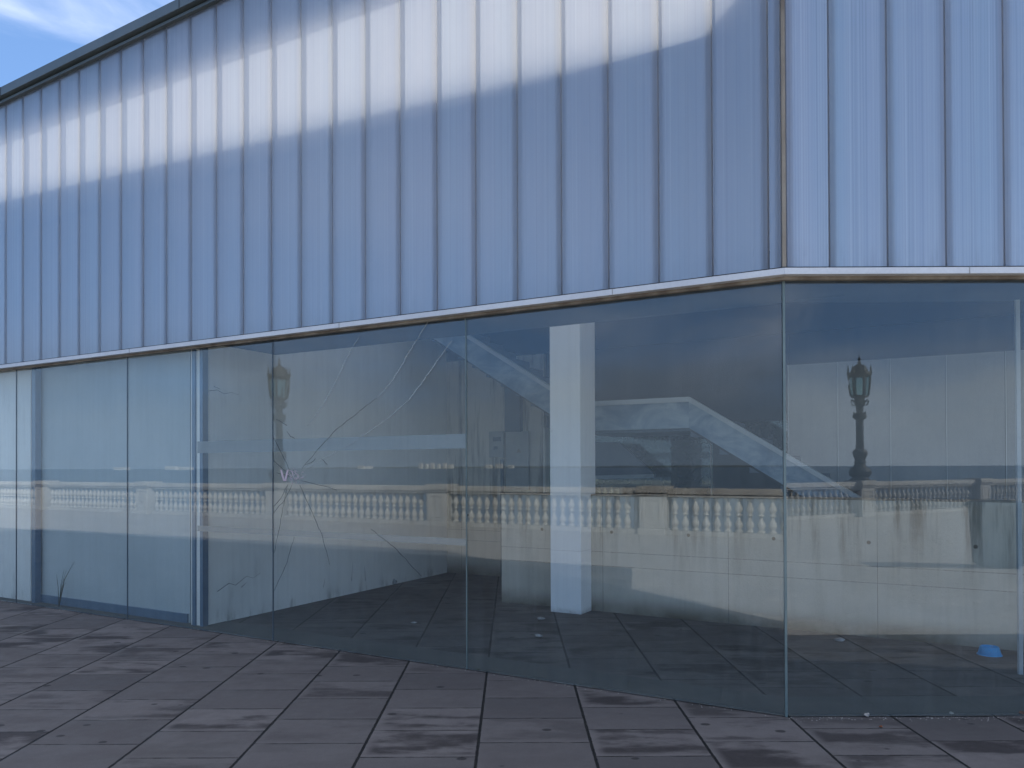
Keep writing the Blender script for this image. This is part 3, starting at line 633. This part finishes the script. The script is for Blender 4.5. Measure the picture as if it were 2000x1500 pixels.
for A, B in (((452, 722), (466, 772)), ((482, 722), (470, 772))):
    a = on_left(350 + A[0] / 2.273, 600 + A[1] / 2.273, GD - 0.004); b = on_left(350 + B[0] / 2.273, 600 + B[1] / 2.273, GD - 0.004); nn = UL * 0.010; d = WL * 0.001
    mb.quadbox([a - nn, b - nn, b - nn + d, a - nn + d, a + nn, b + nn, b + nn + d, a + nn + d])
bmesh.ops.translate(mb.bm, vec=-C0, verts=mb.bm.verts[:]); mb.build('tape_mark', 'tape', pane)

# ------------------------------------------------------------------ inside
# white cross wall, nearly at right angles to the left face
def gat(px, D): q = on_left(px, 900, D); return Vector((q.x, q.y, 0))
wa, wb = gat(397, GD + 0.12), gat(873, 9.03); wdir = (wb - wa).normalized(); Lwall = (wb - wa).length
t = thing('partition_wall', 'white plastered wall with a cracked damp foot running inwards behind the cracked pane', 'wall', wa, math.atan2(wdir.y, wdir.x))
MB().box(FW, 0, Lwall - 0.006, 0.0, 0.16, 0, 3.75).build('wall', 'white_wall', t)
for pts in ([(0.05, 2.16), (0.16, 2.18), (0.24, 2.15), (0.33, 2.17), (0.42, 2.155)], [(0.12, 2.21), (0.20, 2.19)], [(0.16, 0.30), (0.30, 0.36), (0.38, 0.33), (0.52, 0.40), (0.60, 0.37), (0.70, 0.41)], [(0.45, 0.30), (0.52, 0.34)], [(2.1, 0.15), (2.12, 0.36)], [(2.35, 0.12), (2.34, 0.30)], [(1.62, 0.14), (1.65, 0.24)]):
    MB().tube([(x_, -0.0005, z_) for x_, z_ in pts], 0.003, 4, 0.001).build('wall_crack', 'dark', t)
def atL(px, w): return uL(on_left(px, 900, GD + w))
t2 = thing('edge_post', 'tall blue steel post at the left end of the white wall', 'post', FL(atL(396, 0.10), 0.10, 0), rz0 := math.atan2(UL.y, UL.x))
wd_ = atL(375, 0.10) - atL(396, 0.10)
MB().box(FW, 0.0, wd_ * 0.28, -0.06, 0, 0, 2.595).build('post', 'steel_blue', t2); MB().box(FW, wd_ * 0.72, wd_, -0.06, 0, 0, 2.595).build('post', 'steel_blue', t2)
MB().box(FW, wd_ * 0.281, wd_ * 0.719, -0.05, -0.02, 0, 2.595).build('cover_strip', 'steel_pale', t2)
ua_, ub2 = atL(371, 0.16), atL(70, 0.16)
t3 = thing('lining_board', 'smooth blue grey board close behind the left panes, between two dark posts', 'board', FL(ua_, 0.16, 0), rz0)
MB().box(FW, 0, ub2 - ua_, -0.03, 0, 0.0, 2.595).build('board', 'lining', t3)
MB().box(FW, 0.02, ub2 - ua_ - 0.05, 0.0005, 0.02, 0.0, 0.09).build('skirting', 'steel_blue', t3)
uc_ = atL(60, 0.12)
t4 = thing('lining_board', 'pale board behind the leftmost pane, left of the thin dark post', 'board', FL(uc_, 0.12, 0), rz0)
MB().box(FW, 0, LEN_L - uc_ - 0.01, -0.03, 0, 0.0, 2.595).build('board', 'white_wall', t4)
t5 = thing('edge_post', 'thin dark blue post near the left edge of the photo', 'post', FL(atL(69, 0.08), 0.08, 0), rz0)
MB().box(FW, 0, atL(62, 0.08) - atL(69, 0.08), -0.06, 0.0, 0, 2.595).build('post', 'steel_blue', t5)

# square white column
P0 = on_ground(1135, 1201); rz = math.atan2(UL.y, UL.x)
t = thing('column', 'square white painted column standing before the low concrete wall', 'column', (P0.x, P0.y, 0), rz)
MB().box(FW, 0, 0.335, -0.36, 0, 0, zr0 + 0.02).build('shaft', 'white_col' if 'white_col' in M else 'white_wall', t, 0.006)
# low concrete parapet wall of the stairwell
D_W = 7.33
uE0 = uL(on_left(980, 1176, D_W)); 
t = thing('parapet_wall', 'low stained concrete wall around the stairwell behind the white column', 'wall', FL(uE0, D_W - GD, 0), rz)
Lw = uE0 - (uL(on_left(2000, 1258, D_W)) - 0.55)
mb = MB(); mb.box(FW, -Lw, 0, -0.16, 0, 0, 1.155); mb.build('wall', 'concrete', t)
MB().box(FW, -Lw, 0.004, -0.165, 0.004, 1.1555, 1.172).build('coping', 'ledge', t)

# staircase: landing with an upper and a lower flight
D_S = 7.75; WID = 1.1; Dn = WL
st = thing('staircase', 'grey blue staircase with solid sloping sides, its landing right of the white column', 'staircase', FL(0, D_S - GD, 0), 0)
def sp(u, z, k=0.0): return FL(u, D_S - GD + k, z)
def spart(mb, name, mat):
    bmesh.ops.translate(mb.bm, vec=-FL(0, D_S - GD, 0), verts=mb.bm.verts[:]); return mb.build(name, mat, st)
uL1 = uL(on_left(1345, 775, D_S)); zL1 = on_left(1345, 775, D_S).z
uLo = uL(on_left(1690, 976, D_S)); zLo = on_left(1690, 976, D_S).z
uU1 = uL(on_left(1125, 789, D_S)); zU1 = zL1
uU2 = uL(on_left(880, 632, D_S)); zU2 = on_left(880, 632, D_S).z
sk = (zU2 - zU1) / (uU2 - uU1); uU3 = uU2 + 0.9; zU3 = zU2 + 0.9 * sk
sl2 = (zLo - zL1) / (uLo - uL1); uLo2 = uLo - 1.0; zLo2 = zLo - 1.0 * sl2
CH, PH = 0.05, 0.26
for side, k in (('near', 0.0),):
    up = [(uU3, zU3), (uU1, zU1), (uL1, zL1), (uLo2, zLo2)]
    for (a, za), (b, zb), nm in zip(up[:-1], up[1:], ('upper', 'landing', 'lower')):
        spart(MB().slab([sp(a, za - CH, k), sp(b, zb - CH, k), sp(b, zb - CH - PH, k), sp(a, za - CH - PH, k)], Dn * 0.05), 'side_panel', 'stair_side')
        spart(MB().slab([sp(a, za, k - 0.012), sp(b, zb, k - 0.012), sp(b, zb - CH + 0.001, k - 0.012), sp(a, za - CH + 0.001, k - 0.012)], Dn * 0.075), 'coping', 'coping')
spart(MB().slab([sp(uU3, zU3 - CH - PH + 0.05, 0.051), sp(uU1, zU1 - CH - PH + 0.05, 0.051), sp(uU1, zU1 - CH - PH - 0.03, 0.051), sp(uU3, zU3 - CH - PH - 0.03, 0.051)], Dn * (WID - 0.052)), 'flight_soffit', 'dark')
spart(MB().slab([sp(uU1 - .001, zU1 - CH - PH + 0.05, 0.051), sp(uL1 + .001, zL1 - CH - PH + 0.05, 0.051), sp(uL1 + .001, zL1 - CH - PH - 0.03, 0.051), sp(uU1 - .001, zU1 - CH - PH - 0.03, 0.051)], Dn * (WID - 0.052)), 'landing_slab', 'box_dark')
spart(MB().slab([sp(uL1, zL1 - CH - PH + 0.05, 0.051), sp(uLo2, zLo2 - CH - PH + 0.05, 0.051), sp(uLo2, zLo2 - CH - PH - 0.03, 0.051), sp(uL1, zL1 - CH - PH - 0.03, 0.051)], Dn * (WID - 0.052)), 'flight_soffit', 'dark')
def steps(u0, z0, u1, z1, n):
    mb = MB(); fr_ = Frame(FL(0, D_S - GD, 0), UL, WL)
    for i in range(n):
        a = u0 + (u1 - u0) * i / n; b = u0 + (u1 - u0) * (i + 1) / n; z = z0 + (z1 - z0) * (i + 0.5) / n
        mb.box(fr_, min(a, b), max(a, b), 0.053, WID - 0.003, z - 0.17, z)
    spart(mb, 'tread', 'soffit')
steps(uL1, zL1 - CH - PH + 0.17, uLo2, zLo2 - CH - PH + 0.17, 9); steps(uU1, zU1 - CH - PH + 0.17, uU3, zU3 - CH - PH + 0.17, 13)
# dark spandrel closing the space under the lower flight
q = [on_left(1392, 858, D_S + WID - .1), on_left(1545, 958, D_S + WID - .1), on_left(1545, 1010, D_S + WID - .1), on_left(1392, 1010, D_S + WID - .1)]
spart(MB().slab(q, Dn * 0.04), 'spandrel', 'dark')
# far low sloping side seen under the landing
t = thing('sloping_side_wall', 'greenish low wall with one sloping end seen under the stair landing', 'wall', FL(0, 8.78 - GD, 0), 0)
q = [on_left(1080, 862, 8.78), on_left(1208, 864, 8.78), on_left(1277, 926, 8.78), on_left(1080, 931, 8.78)]
mb = MB().slab(q, Dn * 0.05); bmesh.ops.translate(mb.bm, vec=-FL(0, 8.78 - GD, 0), verts=mb.bm.verts[:]); mb.build('wall', 'soffit', t)
q = [on_left(1080, 931, 8.77), on_left(1277, 926, 8.77), on_left(1277, 933, 8.77), on_left(1080, 938, 8.77)]
mb = MB().slab(q, Dn * 0.07); bmesh.ops.translate(mb.bm, vec=-FL(0, 8.78 - GD, 0), verts=mb.bm.verts[:]); mb.build('bottom_rail', 'coping', t)

# cabinets on the back wall
def wallbox(px0, py0, px1, py1, D, dep, name, label, cat, mat, extra=None):
    a, b = on_left(px0, py0, D), on_left(px1, py1, D); ua, ub_ = uL(a), uL(b)
    t = thing(name, label, cat, FL(ub_, D - GD, min(a.z, b.z)), rz); h = abs(a.z - b.z); wd_ = ua - ub_
    MB().box(FW, 0, wd_, -dep, 0, 0, h).build('body', mat, t, 0.004)
    if extra:
        for (x0, z0, x1, z1, mt, nm) in extra: MB().box(FW, wd_ * (1 - x1), wd_ * (1 - x0), 0.0005, 0.008, h * z0, h * z1).build(nm, mt, t)
    return t
wallbox(955, 843, 983, 893, 8.95, 0.07, 'meter_box', 'small grey meter box with dark marks, left of the larger cabinet', 'meter box', 'box_grey',
        [(0.3, 0.62, 0.85, 0.78, 'box_dark', 'vent'), (0.35, 0.3, 0.6, 0.42, 'box_dark', 'lock')])
wallbox(985, 843, 1032, 957, 8.97, 0.05, 'cabinet', 'tall beige grey cabinet on the back wall with a small triangular sign', 'cabinet', 'box_grey', [(0.02, 0.02, 0.05, 0.98, 'ledge', 'door_edge')])
tri = MB(); a = on_left(1008, 884, 8.955); b = on_left(1018, 884, 8.955); c_ = on_left(1013, 876, 8.955); tri.slab([a, b, c_], WL * 0.003)
tb = thing('warning_sign', 'tiny dark triangular sign on the beige cabinet', 'sign', a); bmesh.ops.translate(tri.bm, vec=-a, verts=tri.bm.verts[:]); tri.build('plate', 'ledge', tb)
wallbox(985, 755, 1015, 843, 8.93, 0.09, 'duct', 'dark blue square duct rising above the grey cabinet', 'duct', 'box_dark')
wallbox(979, 748, 996, 753, 8.85, 0.06, 'wall_lamp', 'small pale wall lamp left of the dark blue duct', 'lamp', 'steel_pale')
# conduit down the back wall
t = thing('conduit', 'thin dark conduit running down the back wall below the meter box', 'pipe', FL(uL(on_left(980, 1000, 8.99)), 8.99 - GD, 0), rz)
MB().box(FW, -0.02, 0.02, -0.03, 0, 0, 1.55).build('pipe', 'box_dark', t)

# blue bowl: low tapered bowl with rounded lip and a bite in its edge
B0 = on_ground(1942, 1283)
bw = thing('pet_bowl', 'small bright blue plastic bowl at the foot of the concrete wall', 'bowl', (B0.x, B0.y + 0.06, 0.0))
MB().lathe([(0.078, 0.0), (0.082, 0.006), (0.067, 0.055), (0.064, 0.064), (0.060, 0.067), (0.055, 0.064), (0.050, 0.030), (0.0, 0.024)][:7] + [(0.02, 0.026)], 32).build('bowl', 'blue_plastic', bw)
MB().lathe([(0.085, 0.0005), (0.088, 0.004), (0.083, 0.010)], 32).build('foot_ring', 'blue_plastic', bw)

# litter on the floor
def crumple(name, px, py, r, label, cat, mat, zs=0.5, group=None):
    p = on_ground(px, py); mb = MB(); rs_ = random.Random(int(px)); 
    bmesh.ops.create_icosphere(mb.bm, subdivisions=2, radius=r)
    for v in mb.bm.verts:
        f = rs_.uniform(0.55, 1.25); v.co = Vector((v.co.x * f * 1.2, v.co.y * f, v.co.z * f * zs))
    zmin = min(v.co.z for v in mb.bm.verts)
    for v in mb.bm.verts: v.co.z -= zmin
    o = mb.build(name, mat); o.location = (p.x, p.y, 0.001); tag(o, label, cat, group); return o
crumple('paper_scrap', 1057, 1212, 0.030, 'white paper scrap on the dark floor left of the column foot', 'litter', 'paper')
crumple('paper_scrap', 1052, 1245, 0.032, 'crumpled greyish paper on the floor nearest the glass below the column', 'litter', 'paper', 0.4)
crumple('paper_scrap', 808, 1218, 0.024, 'grey paper scrap on the floor left of the second glass joint', 'litter', 'paper', 0.35)
crumple('paper_scrap', 770, 1142, 0.030, 'small white scrap at the foot of the white wall', 'litter', 'paper', 1.2)
crumple('paper_scrap', 1641, 1254, 0.034, 'pale scrap on the floor at the foot of the concrete wall, right pane', 'litter', 'paper', 0.5)
crumple('paper_scrap', 1905, 1258, 0.022, 'tiny pale scrap left of the blue bowl', 'litter', 'paper', 0.5)
crumple('rubble', 440, 1209, 0.06, 'crumbled white plaster at the near foot of the white wall', 'rubble', 'white_wall', 0.8)
crumple('stone', 1693, 1401, 0.013, 'small pale stone on the paving against the right glass', 'stone', 'pebble', 0.9)
crumple('stone', 1858, 1396, 0.010, 'tiny pale stone at the glass foot, right of the other', 'stone', 'pebble', 0.8)
crumple('brick_chip', 1720, 1421, 0.008, 'tiny reddish chip on a paving slab before the right glass', 'stone', 'rust', 0.8)
crumple('brick_chip', 1996, 1396, 0.014, 'reddish chip at the right edge of the photo by the glass', 'stone', 'rust', 0.8)
# grains of mortar and grit along the glass foot: nobody could count them
mb = MB(); rs = random.Random(21)
for k in range(520):
    if rs.random() < .5: p = FR(rs.uniform(0, 3.0), -abs(rs.gauss(0.004, 0.03)) - 0.006, 0)
    else: p = FL(rs.uniform(0, 9.0), -abs(rs.gauss(0.004, 0.022)) - 0.006, 0)
    r = rs.uniform(0.0015, 0.0045); v = [mb.bm.verts.new(p + Vector((r * math.cos(a) * rs.uniform(.6, 1.2), r * math.sin(a), 0.0005))) for a in (0, 1.6, 3.1, 4.7)]; tp = mb.bm.verts.new(p + Vector((0, 0, r)))
    for i in range(4): mb.bm.faces.new((v[i], v[(i + 1) % 4], tp))
o = mb.build('grit', 'pebble'); o['kind'] = 'stuff'; tag(o, 'pale grit scattered along the foot of the glass', 'grit')
# weeds by the white wall and behind the leftmost panes
def weed(base, n, hgt, label, spread, seed):
    rs_ = random.Random(seed); mb = MB()
    for i in range(n):
        an = rs_.uniform(0, 2 * PI); r = rs_.uniform(0.2, 1) * spread; h = hgt * rs_.uniform(0.5, 1.0)
        mb.tube([(0, 0, 0), (r * .35 * math.cos(an), r * .35 * math.sin(an), h * .6), (r * math.cos(an), r * math.sin(an), h)], 0.0035, 4, 0.0012)
    o = mb.build('weed', 'weed'); o.location = base; tag(o, label, 'weed')
weed(on_ground(455, 1196), 9, 0.16, 'small tuft of dry weed at the foot of the white wall', 0.09, 2)
pw = FL(uL(on_left(102, 1180, GD)), 0.07, 0); weed(pw, 7, 0.55, 'tall thin dry grass stalks behind the leftmost panes', 0.30, 4)
pw = on_ground(935, 1309); weed(Vector((pw.x, pw.y - 0.01, 0)), 8, 0.02, 'tiny weeds in the paving joint by the second glass joint', 0.03, 9)

# ------------------------------------------------------------------ promenade balustrade behind the viewer (seen mirrored)
RB = math.atan2(VB.y, VB.x)
ts = [-40.1, -34.35, -28.6, -22.86, -17.04, -11.42, -5.855, -0.55, 4.75, 10.06, 15.36, 21.2, 27.0, 32.8]
PW = 0.62
bprof = [(0.080, 0.0), (0.080, 0.045), (0.040, 0.055), (0.062, 0.09), (0.082, 0.14), (0.080, 0.18), (0.050, 0.24), (0.030, 0.30), (0.034, 0.33), (0.070, 0.34), (0.070, 0.365), (0.034, 0.375), (0.055, 0.41), (0.080, 0.46), (0.078, 0.50), (0.048, 0.57), (0.030, 0.62), (0.036, 0.645), (0.080, 0.66), (0.080, 0.71)]
bmesh0 = None
names = ['tenth', 'ninth', 'eighth', 'seventh', 'sixth', 'fifth', 'fourth', 'third', 'second', 'first']
for i in range(len(ts) - 1):
    a, b = ts[i] + PW / 2, ts[i + 1] - PW / 2; Lb = b - a
    k = i - 10
    lab = {10: 'sunlit stone balustrade bay mirrored just right of the sharp lamp', 9: 'sunlit stone balustrade bay mirrored just left of the sharp lamp', 11: 'stone balustrade bay mirrored at the right edge behind the blue bin',
           4: 'stone balustrade bay mirrored just right of the faint lamp, behind the glass cracks', 3: 'stone balustrade bay mirrored just left of the faint lamp', 5: 'stone balustrade bay mirrored across the second glass joint and the white column',
           2: 'stone balustrade bay mirrored between the two leftmost piers', 1: 'stone balustrade bay mirrored at the left edge of the photo', 6: 'stone balustrade bay mirrored over the concrete wall, left of the corner joint'}.get(i, 'stone balustrade bay out of sight between the mirrored stretches')
    bt = thing('balustrade_bay', lab, 'balustrade', bal(a), RB, 'balustrade bays along the promenade')
    MB().box(FW, 0, Lb, -0.13, 0.13, 0.0, 0.10).build('plinth', 'stone', bt, 0.008)
    MB().box(FW, 0, Lb, -0.12, 0.12, 0.81, 0.87).box(FW, 0, Lb, -0.16, 0.16, 0.87, 0.93).box(FW, 0, Lb, -0.14, 0.14, 0.93, 0.99).build('hand_rail', 'stone', bt)
    n = round(Lb / 0.222)
    for j in range(n):
        if bmesh0 is None:
            o = MB().lathe([(r, z + 0.10) for r, z in bprof], 14).build('baluster', 'stone', bt); bmesh0 = o.data
        else:
            o = bpy.data.objects.new('baluster', bmesh0); COL.objects.link(o); o.parent = bt
        o.location = ((j + 0.5) * Lb / n, 0, 0); o.rotation_euler = (0, 0, 0)
for i, tt in enumerate(ts):
    lab = {4: 'panelled stone pier mirrored below the faint lamp', 10: 'panelled stone pier mirrored below the sharp lamp', 11: 'panelled stone pier mirrored beside the blue bin, right pane', 3: 'panelled stone pier mirrored left of the grey blue post',
           2: 'panelled stone pier mirrored near the left edge', 5: 'panelled stone pier mirrored between the cracks and the second glass joint', 6: 'panelled stone pier mirrored over the concrete wall'}.get(i, 'panelled stone pier out of sight between the mirrored stretches')
    pt = thing('balustrade_pier', lab, 'pier', bal(tt), RB, 'piers of the promenade balustrade')
    h = PW / 2 - 0.002
    MB().box(FW, -h + .03, h - .03, -0.26, 0.26, 0.14, 0.84).build('shaft', 'stone', pt, 0.01)
    MB().box(FW, -h, h, -0.30, 0.30, 0.0, 0.135).build('base', 'stone', pt, 0.012)
    MB().box(FW, -h, h, -0.30, 0.30, 0.845, 0.90).box(FW, -h - .03, h + .03, -0.34, 0.34, 0.9, 0.97).box(FW, -h, h, -0.30, 0.30, 0.97, 1.03).build('cap', 'stone', pt)
    mb = MB()
    for y0, y1 in ((0.2605, 0.275), (-0.275, -0.2605)):
        mb.box(FW, -.2, .2, y0, y1, 0.22, 0.25).box(FW, -.2, .2, y0, y1, 0.73, 0.76).box(FW, -.2, -.17, y0, y1, 0.2505, 0.7295).box(FW, .17, .2, y0, y1, 0.2505, 0.7295)
    mb.build('panel_moulding', 'stone', pt)
# ornate cast iron lamps on two piers
ZM = [(0, 0), (.5, .47), (1.14, .98), (1.92, 1.72), (2.17, 1.92), (2.66, 2.12), (2.96, 2.42), (3.42, 3.08), (3.66, 3.33), (3.93, 3.6)]
def zmap(z):
    for (a, b), (c_, d_) in zip(ZM[:-1], ZM[1:]):
        if z <= c_: return b + (z - a) * (d_ - b) / (c_ - a)
    return ZM[-1][1]
def remap(o):
    for c_ in o.children:
        for v in c_.data.vertices: v.co.z = zmap(max(0, v.co.z))
        remap(c_)
def lamp(tt, label):
    t = thing('street_lamp', label, 'lamp', bal(tt, 0, 1.031), RB, 'cast iron lamps on the balustrade')
    MB().lathe([(0.26, 0), (0.27, 0.05), (0.20, 0.07), (0.27, 0.13), (0.31, 0.24), (0.27, 0.36), (0.16, 0.42), (0.17, 0.46), (0.13, 0.50)], 24).build('foot', 'iron', t)
    MB().lathe([(0.15, 0.50), (0.17, 0.56), (0.13, 0.62), (0.15, 0.70), (0.19, 0.80), (0.21, 0.90), (0.17, 1.00), (0.10, 1.06), (0.13, 1.10), (0.12, 1.14)], 20).build('urn', 'iron', t)
    MB().lathe([(0.055, 1.14), (0.05, 1.9), (0.05, 2.75)], 12).build('shaft', 'iron', t)
    for k in range(6):
        a = k * PI / 3; mb = MB(); x, y = 0.085 * math.cos(a), 0.085 * math.sin(a)
        mb.lathe([(0.022, 1.14), (0.016, 1.2), (0.016, 1.42), (0.026, 1.44), (0.016, 1.46), (0.016, 2.10), (0.016, 2.68), (0.026, 2.70), (0.02, 2.75)], 8, (x, y, 0)); mb.build('colonnette', 'iron', t)
    MB().lathe([(0.09, 1.92), (0.15, 1.95), (0.19, 2.02), (0.19, 2.10), (0.14, 2.15), (0.10, 2.17)], 16).build('ring', 'iron', t)
    for k in range(6):
        a = k * PI / 3 + .5; x, y = 0.17 * math.cos(a), 0.17 * math.sin(a)
        MB().lathe([(0.02, 2.12), (0.022, 2.18), (0.008, 2.24), (0.004, 2.28)], 6, (x, y, 0)).build('crocket', 'iron', t)
    MB().lathe([(0.10, 2.75), (0.13, 2.78), (0.10, 2.82), (0.16, 2.88), (0.24, 2.92), (0.24, 2.96)], 16).build('capital', 'iron', t)
    for k in range(6):                                        # scrolled brackets, cage bars, finials, panes
        a = k * PI / 3; ca, sa = math.cos(a), math.sin(a)
        pts = [(0.07, 2.70), (0.13, 2.66), (0.20, 2.70), (0.235, 2.78), (0.20, 2.84), (0.16, 2.80), (0.18, 2.76)]
        MB().tube([(r * ca, r * sa, z) for r, z in pts], 0.022, 6).build('bracket', 'iron', t)
        bar = MB().tube([(0.235 * ca, 0.235 * sa, 2.96), (0.27 * ca, 0.27 * sa, 3.15), (0.285 * ca, 0.285 * sa, 3.32), (0.27 * ca, 0.27 * sa, 3.42)], 0.032, 6).build('cage_bar', 'iron', t)
        MB().lathe([(0.03, 3.36), (0.04, 3.42), (0.02, 3.46), (0.028, 3.50), (0.012, 3.56), (0.004, 3.63)], 8, (0.30 * ca, 0.30 * sa, 0)).build('finial', 'iron', bar)
        b2 = a + PI / 3; P4 = [(0.21 * ca, 0.21 * sa, 2.97), (0.21 * math.cos(b2), 0.21 * math.sin(b2), 2.97), (0.25 * math.cos(b2), 0.25 * math.sin(b2), 3.32), (0.25 * ca, 0.25 * sa, 3.32)]
        mb = MB(); nn = Vector((math.cos(a + PI / 6), math.sin(a + PI / 6), 0)) * 0.006
        P4 = [Vector(q) for q in P4]; mb.quadbox([P4[0], P4[1], P4[1] + nn, P4[0] + nn, P4[3], P4[2], P4[2] + nn, P4[3] + nn]); mb.build('lamp_pane', 'glass_back', t)
    MB().lathe([(0.28, 3.33), (0.32, 3.36), (0.31, 3.41), (0.24, 3.43), (0.215, 3.50), (0.17, 3.58), (0.08, 3.64), (0.04, 3.655), (0.05, 3.70), (0.025, 3.74), (0.045, 3.79), (0.015, 3.84), (0.004, 3.93)], 18).build('dome', 'iron', t)
    remap(t)
lamp(ts[4], 'faint ornate cast iron lamp mirrored behind the glass cracks')
lamp(ts[10], 'sharp ornate cast iron lamp with domed lantern mirrored in the right pane')
# litter bin out on the plaza, mirrored at the right edge
d = ray(1950, 1100); d = Vector((d.x / d.y, 1, 0)); Zv = 11.3; bp = Vector((d.x * Zv, 2 * GY - Zv, 0))
t = thing('litter_bin', 'blue green square litter bin mirrored near the right edge of the right pane', 'litter bin', bp, 0.1)
MB().quadbox([Vector(q) for q in ((-.24, -.24, 0.04), (.24, -.24, 0.04), (.24, .24, 0.04), (-.24, .24, 0.04), (-.28, -.28, .86), (.28, -.28, .86), (.28, .28, .86), (-.28, .28, .86))])
mb = MB(); mb.quadbox([Vector(q) for q in ((-.24, -.24, 0.04), (.24, -.24, 0.04), (.24, .24, 0.04), (-.24, .24, 0.04), (-.28, -.28, .86), (.28, -.28, .86), (.28, .28, .86), (-.28, .28, .86))]); mb.build('body', 'bin', t, 0.01)
MB().lathe([(0.44, .865), (0.43, .90), (0.36, .93), (0.15, .955), (0.02, .96)], 4).build('lid', 'bin', t)
MB().box(FW, -.2, .2, -.2, .2, 0, 0.038).build('foot', 'dark', t)

# ------------------------------------------------------------------ trees behind the building
def tree(x, y, H, R, label, seed, nleaf=5200):
    rs_ = random.Random(seed); t = thing('tree', label, 'tree', (x, y, 0), 0, 'trees behind the pavilion')
    mb = MB(); mb.tube([(0, 0, -0.1), (0.1, 0.05, H * .2), (-0.05, 0.1, H * .4), (0.05, 0, H * .6)], 0.24, 10, 0.12)
    cl = []
    for k in range(11):
        an = rs_.uniform(0, 2 * PI); h0 = H * rs_.uniform(.22, .5); r = R * rs_.uniform(.5, .95); h1 = h0 + H * rs_.uniform(.05, .4)
        e = Vector((r * math.cos(an), r * math.sin(an), h1)); mb.tube([(0, 0, h0), e * .5 + Vector((0, 0, h0 * .5 + .15)), e], 0.07, 6, 0.02); cl.append((e, R * rs_.uniform(.3, .5)))
    for k in range(26): cl.append((Vector((rs_.gauss(0, R * .5), rs_.gauss(0, R * .5), H * rs_.uniform(.25, .95))), R * rs_.uniform(.22, .42)))
    mb.build('trunk', 'bark', t)
    lf = MB()
    for k in range(nleaf):
        c_, r_ = rs_.choice(cl); v = Vector((rs_.gauss(0, 1), rs_.gauss(0, 1), rs_.gauss(0, .8))).normalized() * r_ * rs_.random() ** .4
        p_ = c_ + v; s_ = rs_.uniform(.06, .13); a_ = Vector((rs_.gauss(0, 1), rs_.gauss(0, 1), rs_.gauss(0, .6))).normalized(); b_ = a_.cross(Vector((rs_.gauss(0, 1), rs_.gauss(0, 1), rs_.gauss(0, 1)))).normalized()
        lf.bm.faces.new([lf.bm.verts.new(p_ + a_ * s_ * 1.3), lf.bm.verts.new(p_ + b_ * s_ * .5), lf.bm.verts.new(p_ - a_ * s_ * 1.3), lf.bm.verts.new(p_ - b_ * s_ * .5)])
    lf.build('crown', 'leaf', t)
for k, (px, D_, H_, R_) in enumerate([(1110, 13.2, 5.2, 2.3), (1215, 14.5, 5.6, 2.4), (1320, 12.8, 5.0, 2.2), (1450, 14.0, 5.6, 2.5), (1640, 13.5, 5.4, 2.4)]):
    q = on_left(px, 900, D_)
    tree(q.x, q.y, H_, R_, ['dark bushy tree behind the pavilion, just left of the column', 'dark tree with light gaps seen under the stair landing', 'dark tree right of the sloping low wall, by the back glass joint', 'dark tree behind the lower stair flight', 'dark tree hidden behind the white panels'][k], 40 + k, 6500)
tree(6.2, 10.9, 6.6, 2.7, 'added unseen tree shading the back glass, beyond the white panels', 91, 12000)  # out-of-view trees added to keep the sun off the back glass
tree(9.8, 12.2, 7.0, 2.9, 'taller added unseen tree shading the back glass, farthest right', 92, 12000)
# clipped hedge under the trees
t = thing('hedge', 'dark dense hedge running behind the pavilion under the trees', 'hedge', FL(0, 11.6 - GD, 0), rz)
lf = MB(); rs = random.Random(77)
for k in range(26000):
    p_ = Vector((rs.uniform(-12, 8), -rs.random() * 1.2, rs.random() ** .8 * (2.45 + .15 * math.sin(k * 1.7) )))
    s_ = rs.uniform(.06, .12); a_ = Vector((rs.gauss(0, 1), rs.gauss(0, 1), rs.gauss(0, 1))).normalized(); b_ = a_.cross(Vector((rs.gauss(0, 1), rs.gauss(0, 1), 1))).normalized()
    lf.bm.faces.new([lf.bm.verts.new(p_ + a_ * s_), lf.bm.verts.new(p_ + b_ * s_ * .6), lf.bm.verts.new(p_ - a_ * s_), lf.bm.verts.new(p_ - b_ * s_ * .6)])
lf.build('foliage', 'leaf', t)
mb = MB()
for k in range(40):                                             # solid boxes added inside the hedge to block light, uneven along the top
    mb.box(FW, -12 + k * 0.5, -11.5 + k * 0.5 - 0.003, -0.85 + rs.uniform(-.1, .1), -0.35 + rs.uniform(-.1, .1), 0, 1.72 + rs.uniform(-.16, .16))
mb.build('blocking_core', 'leaf', t)
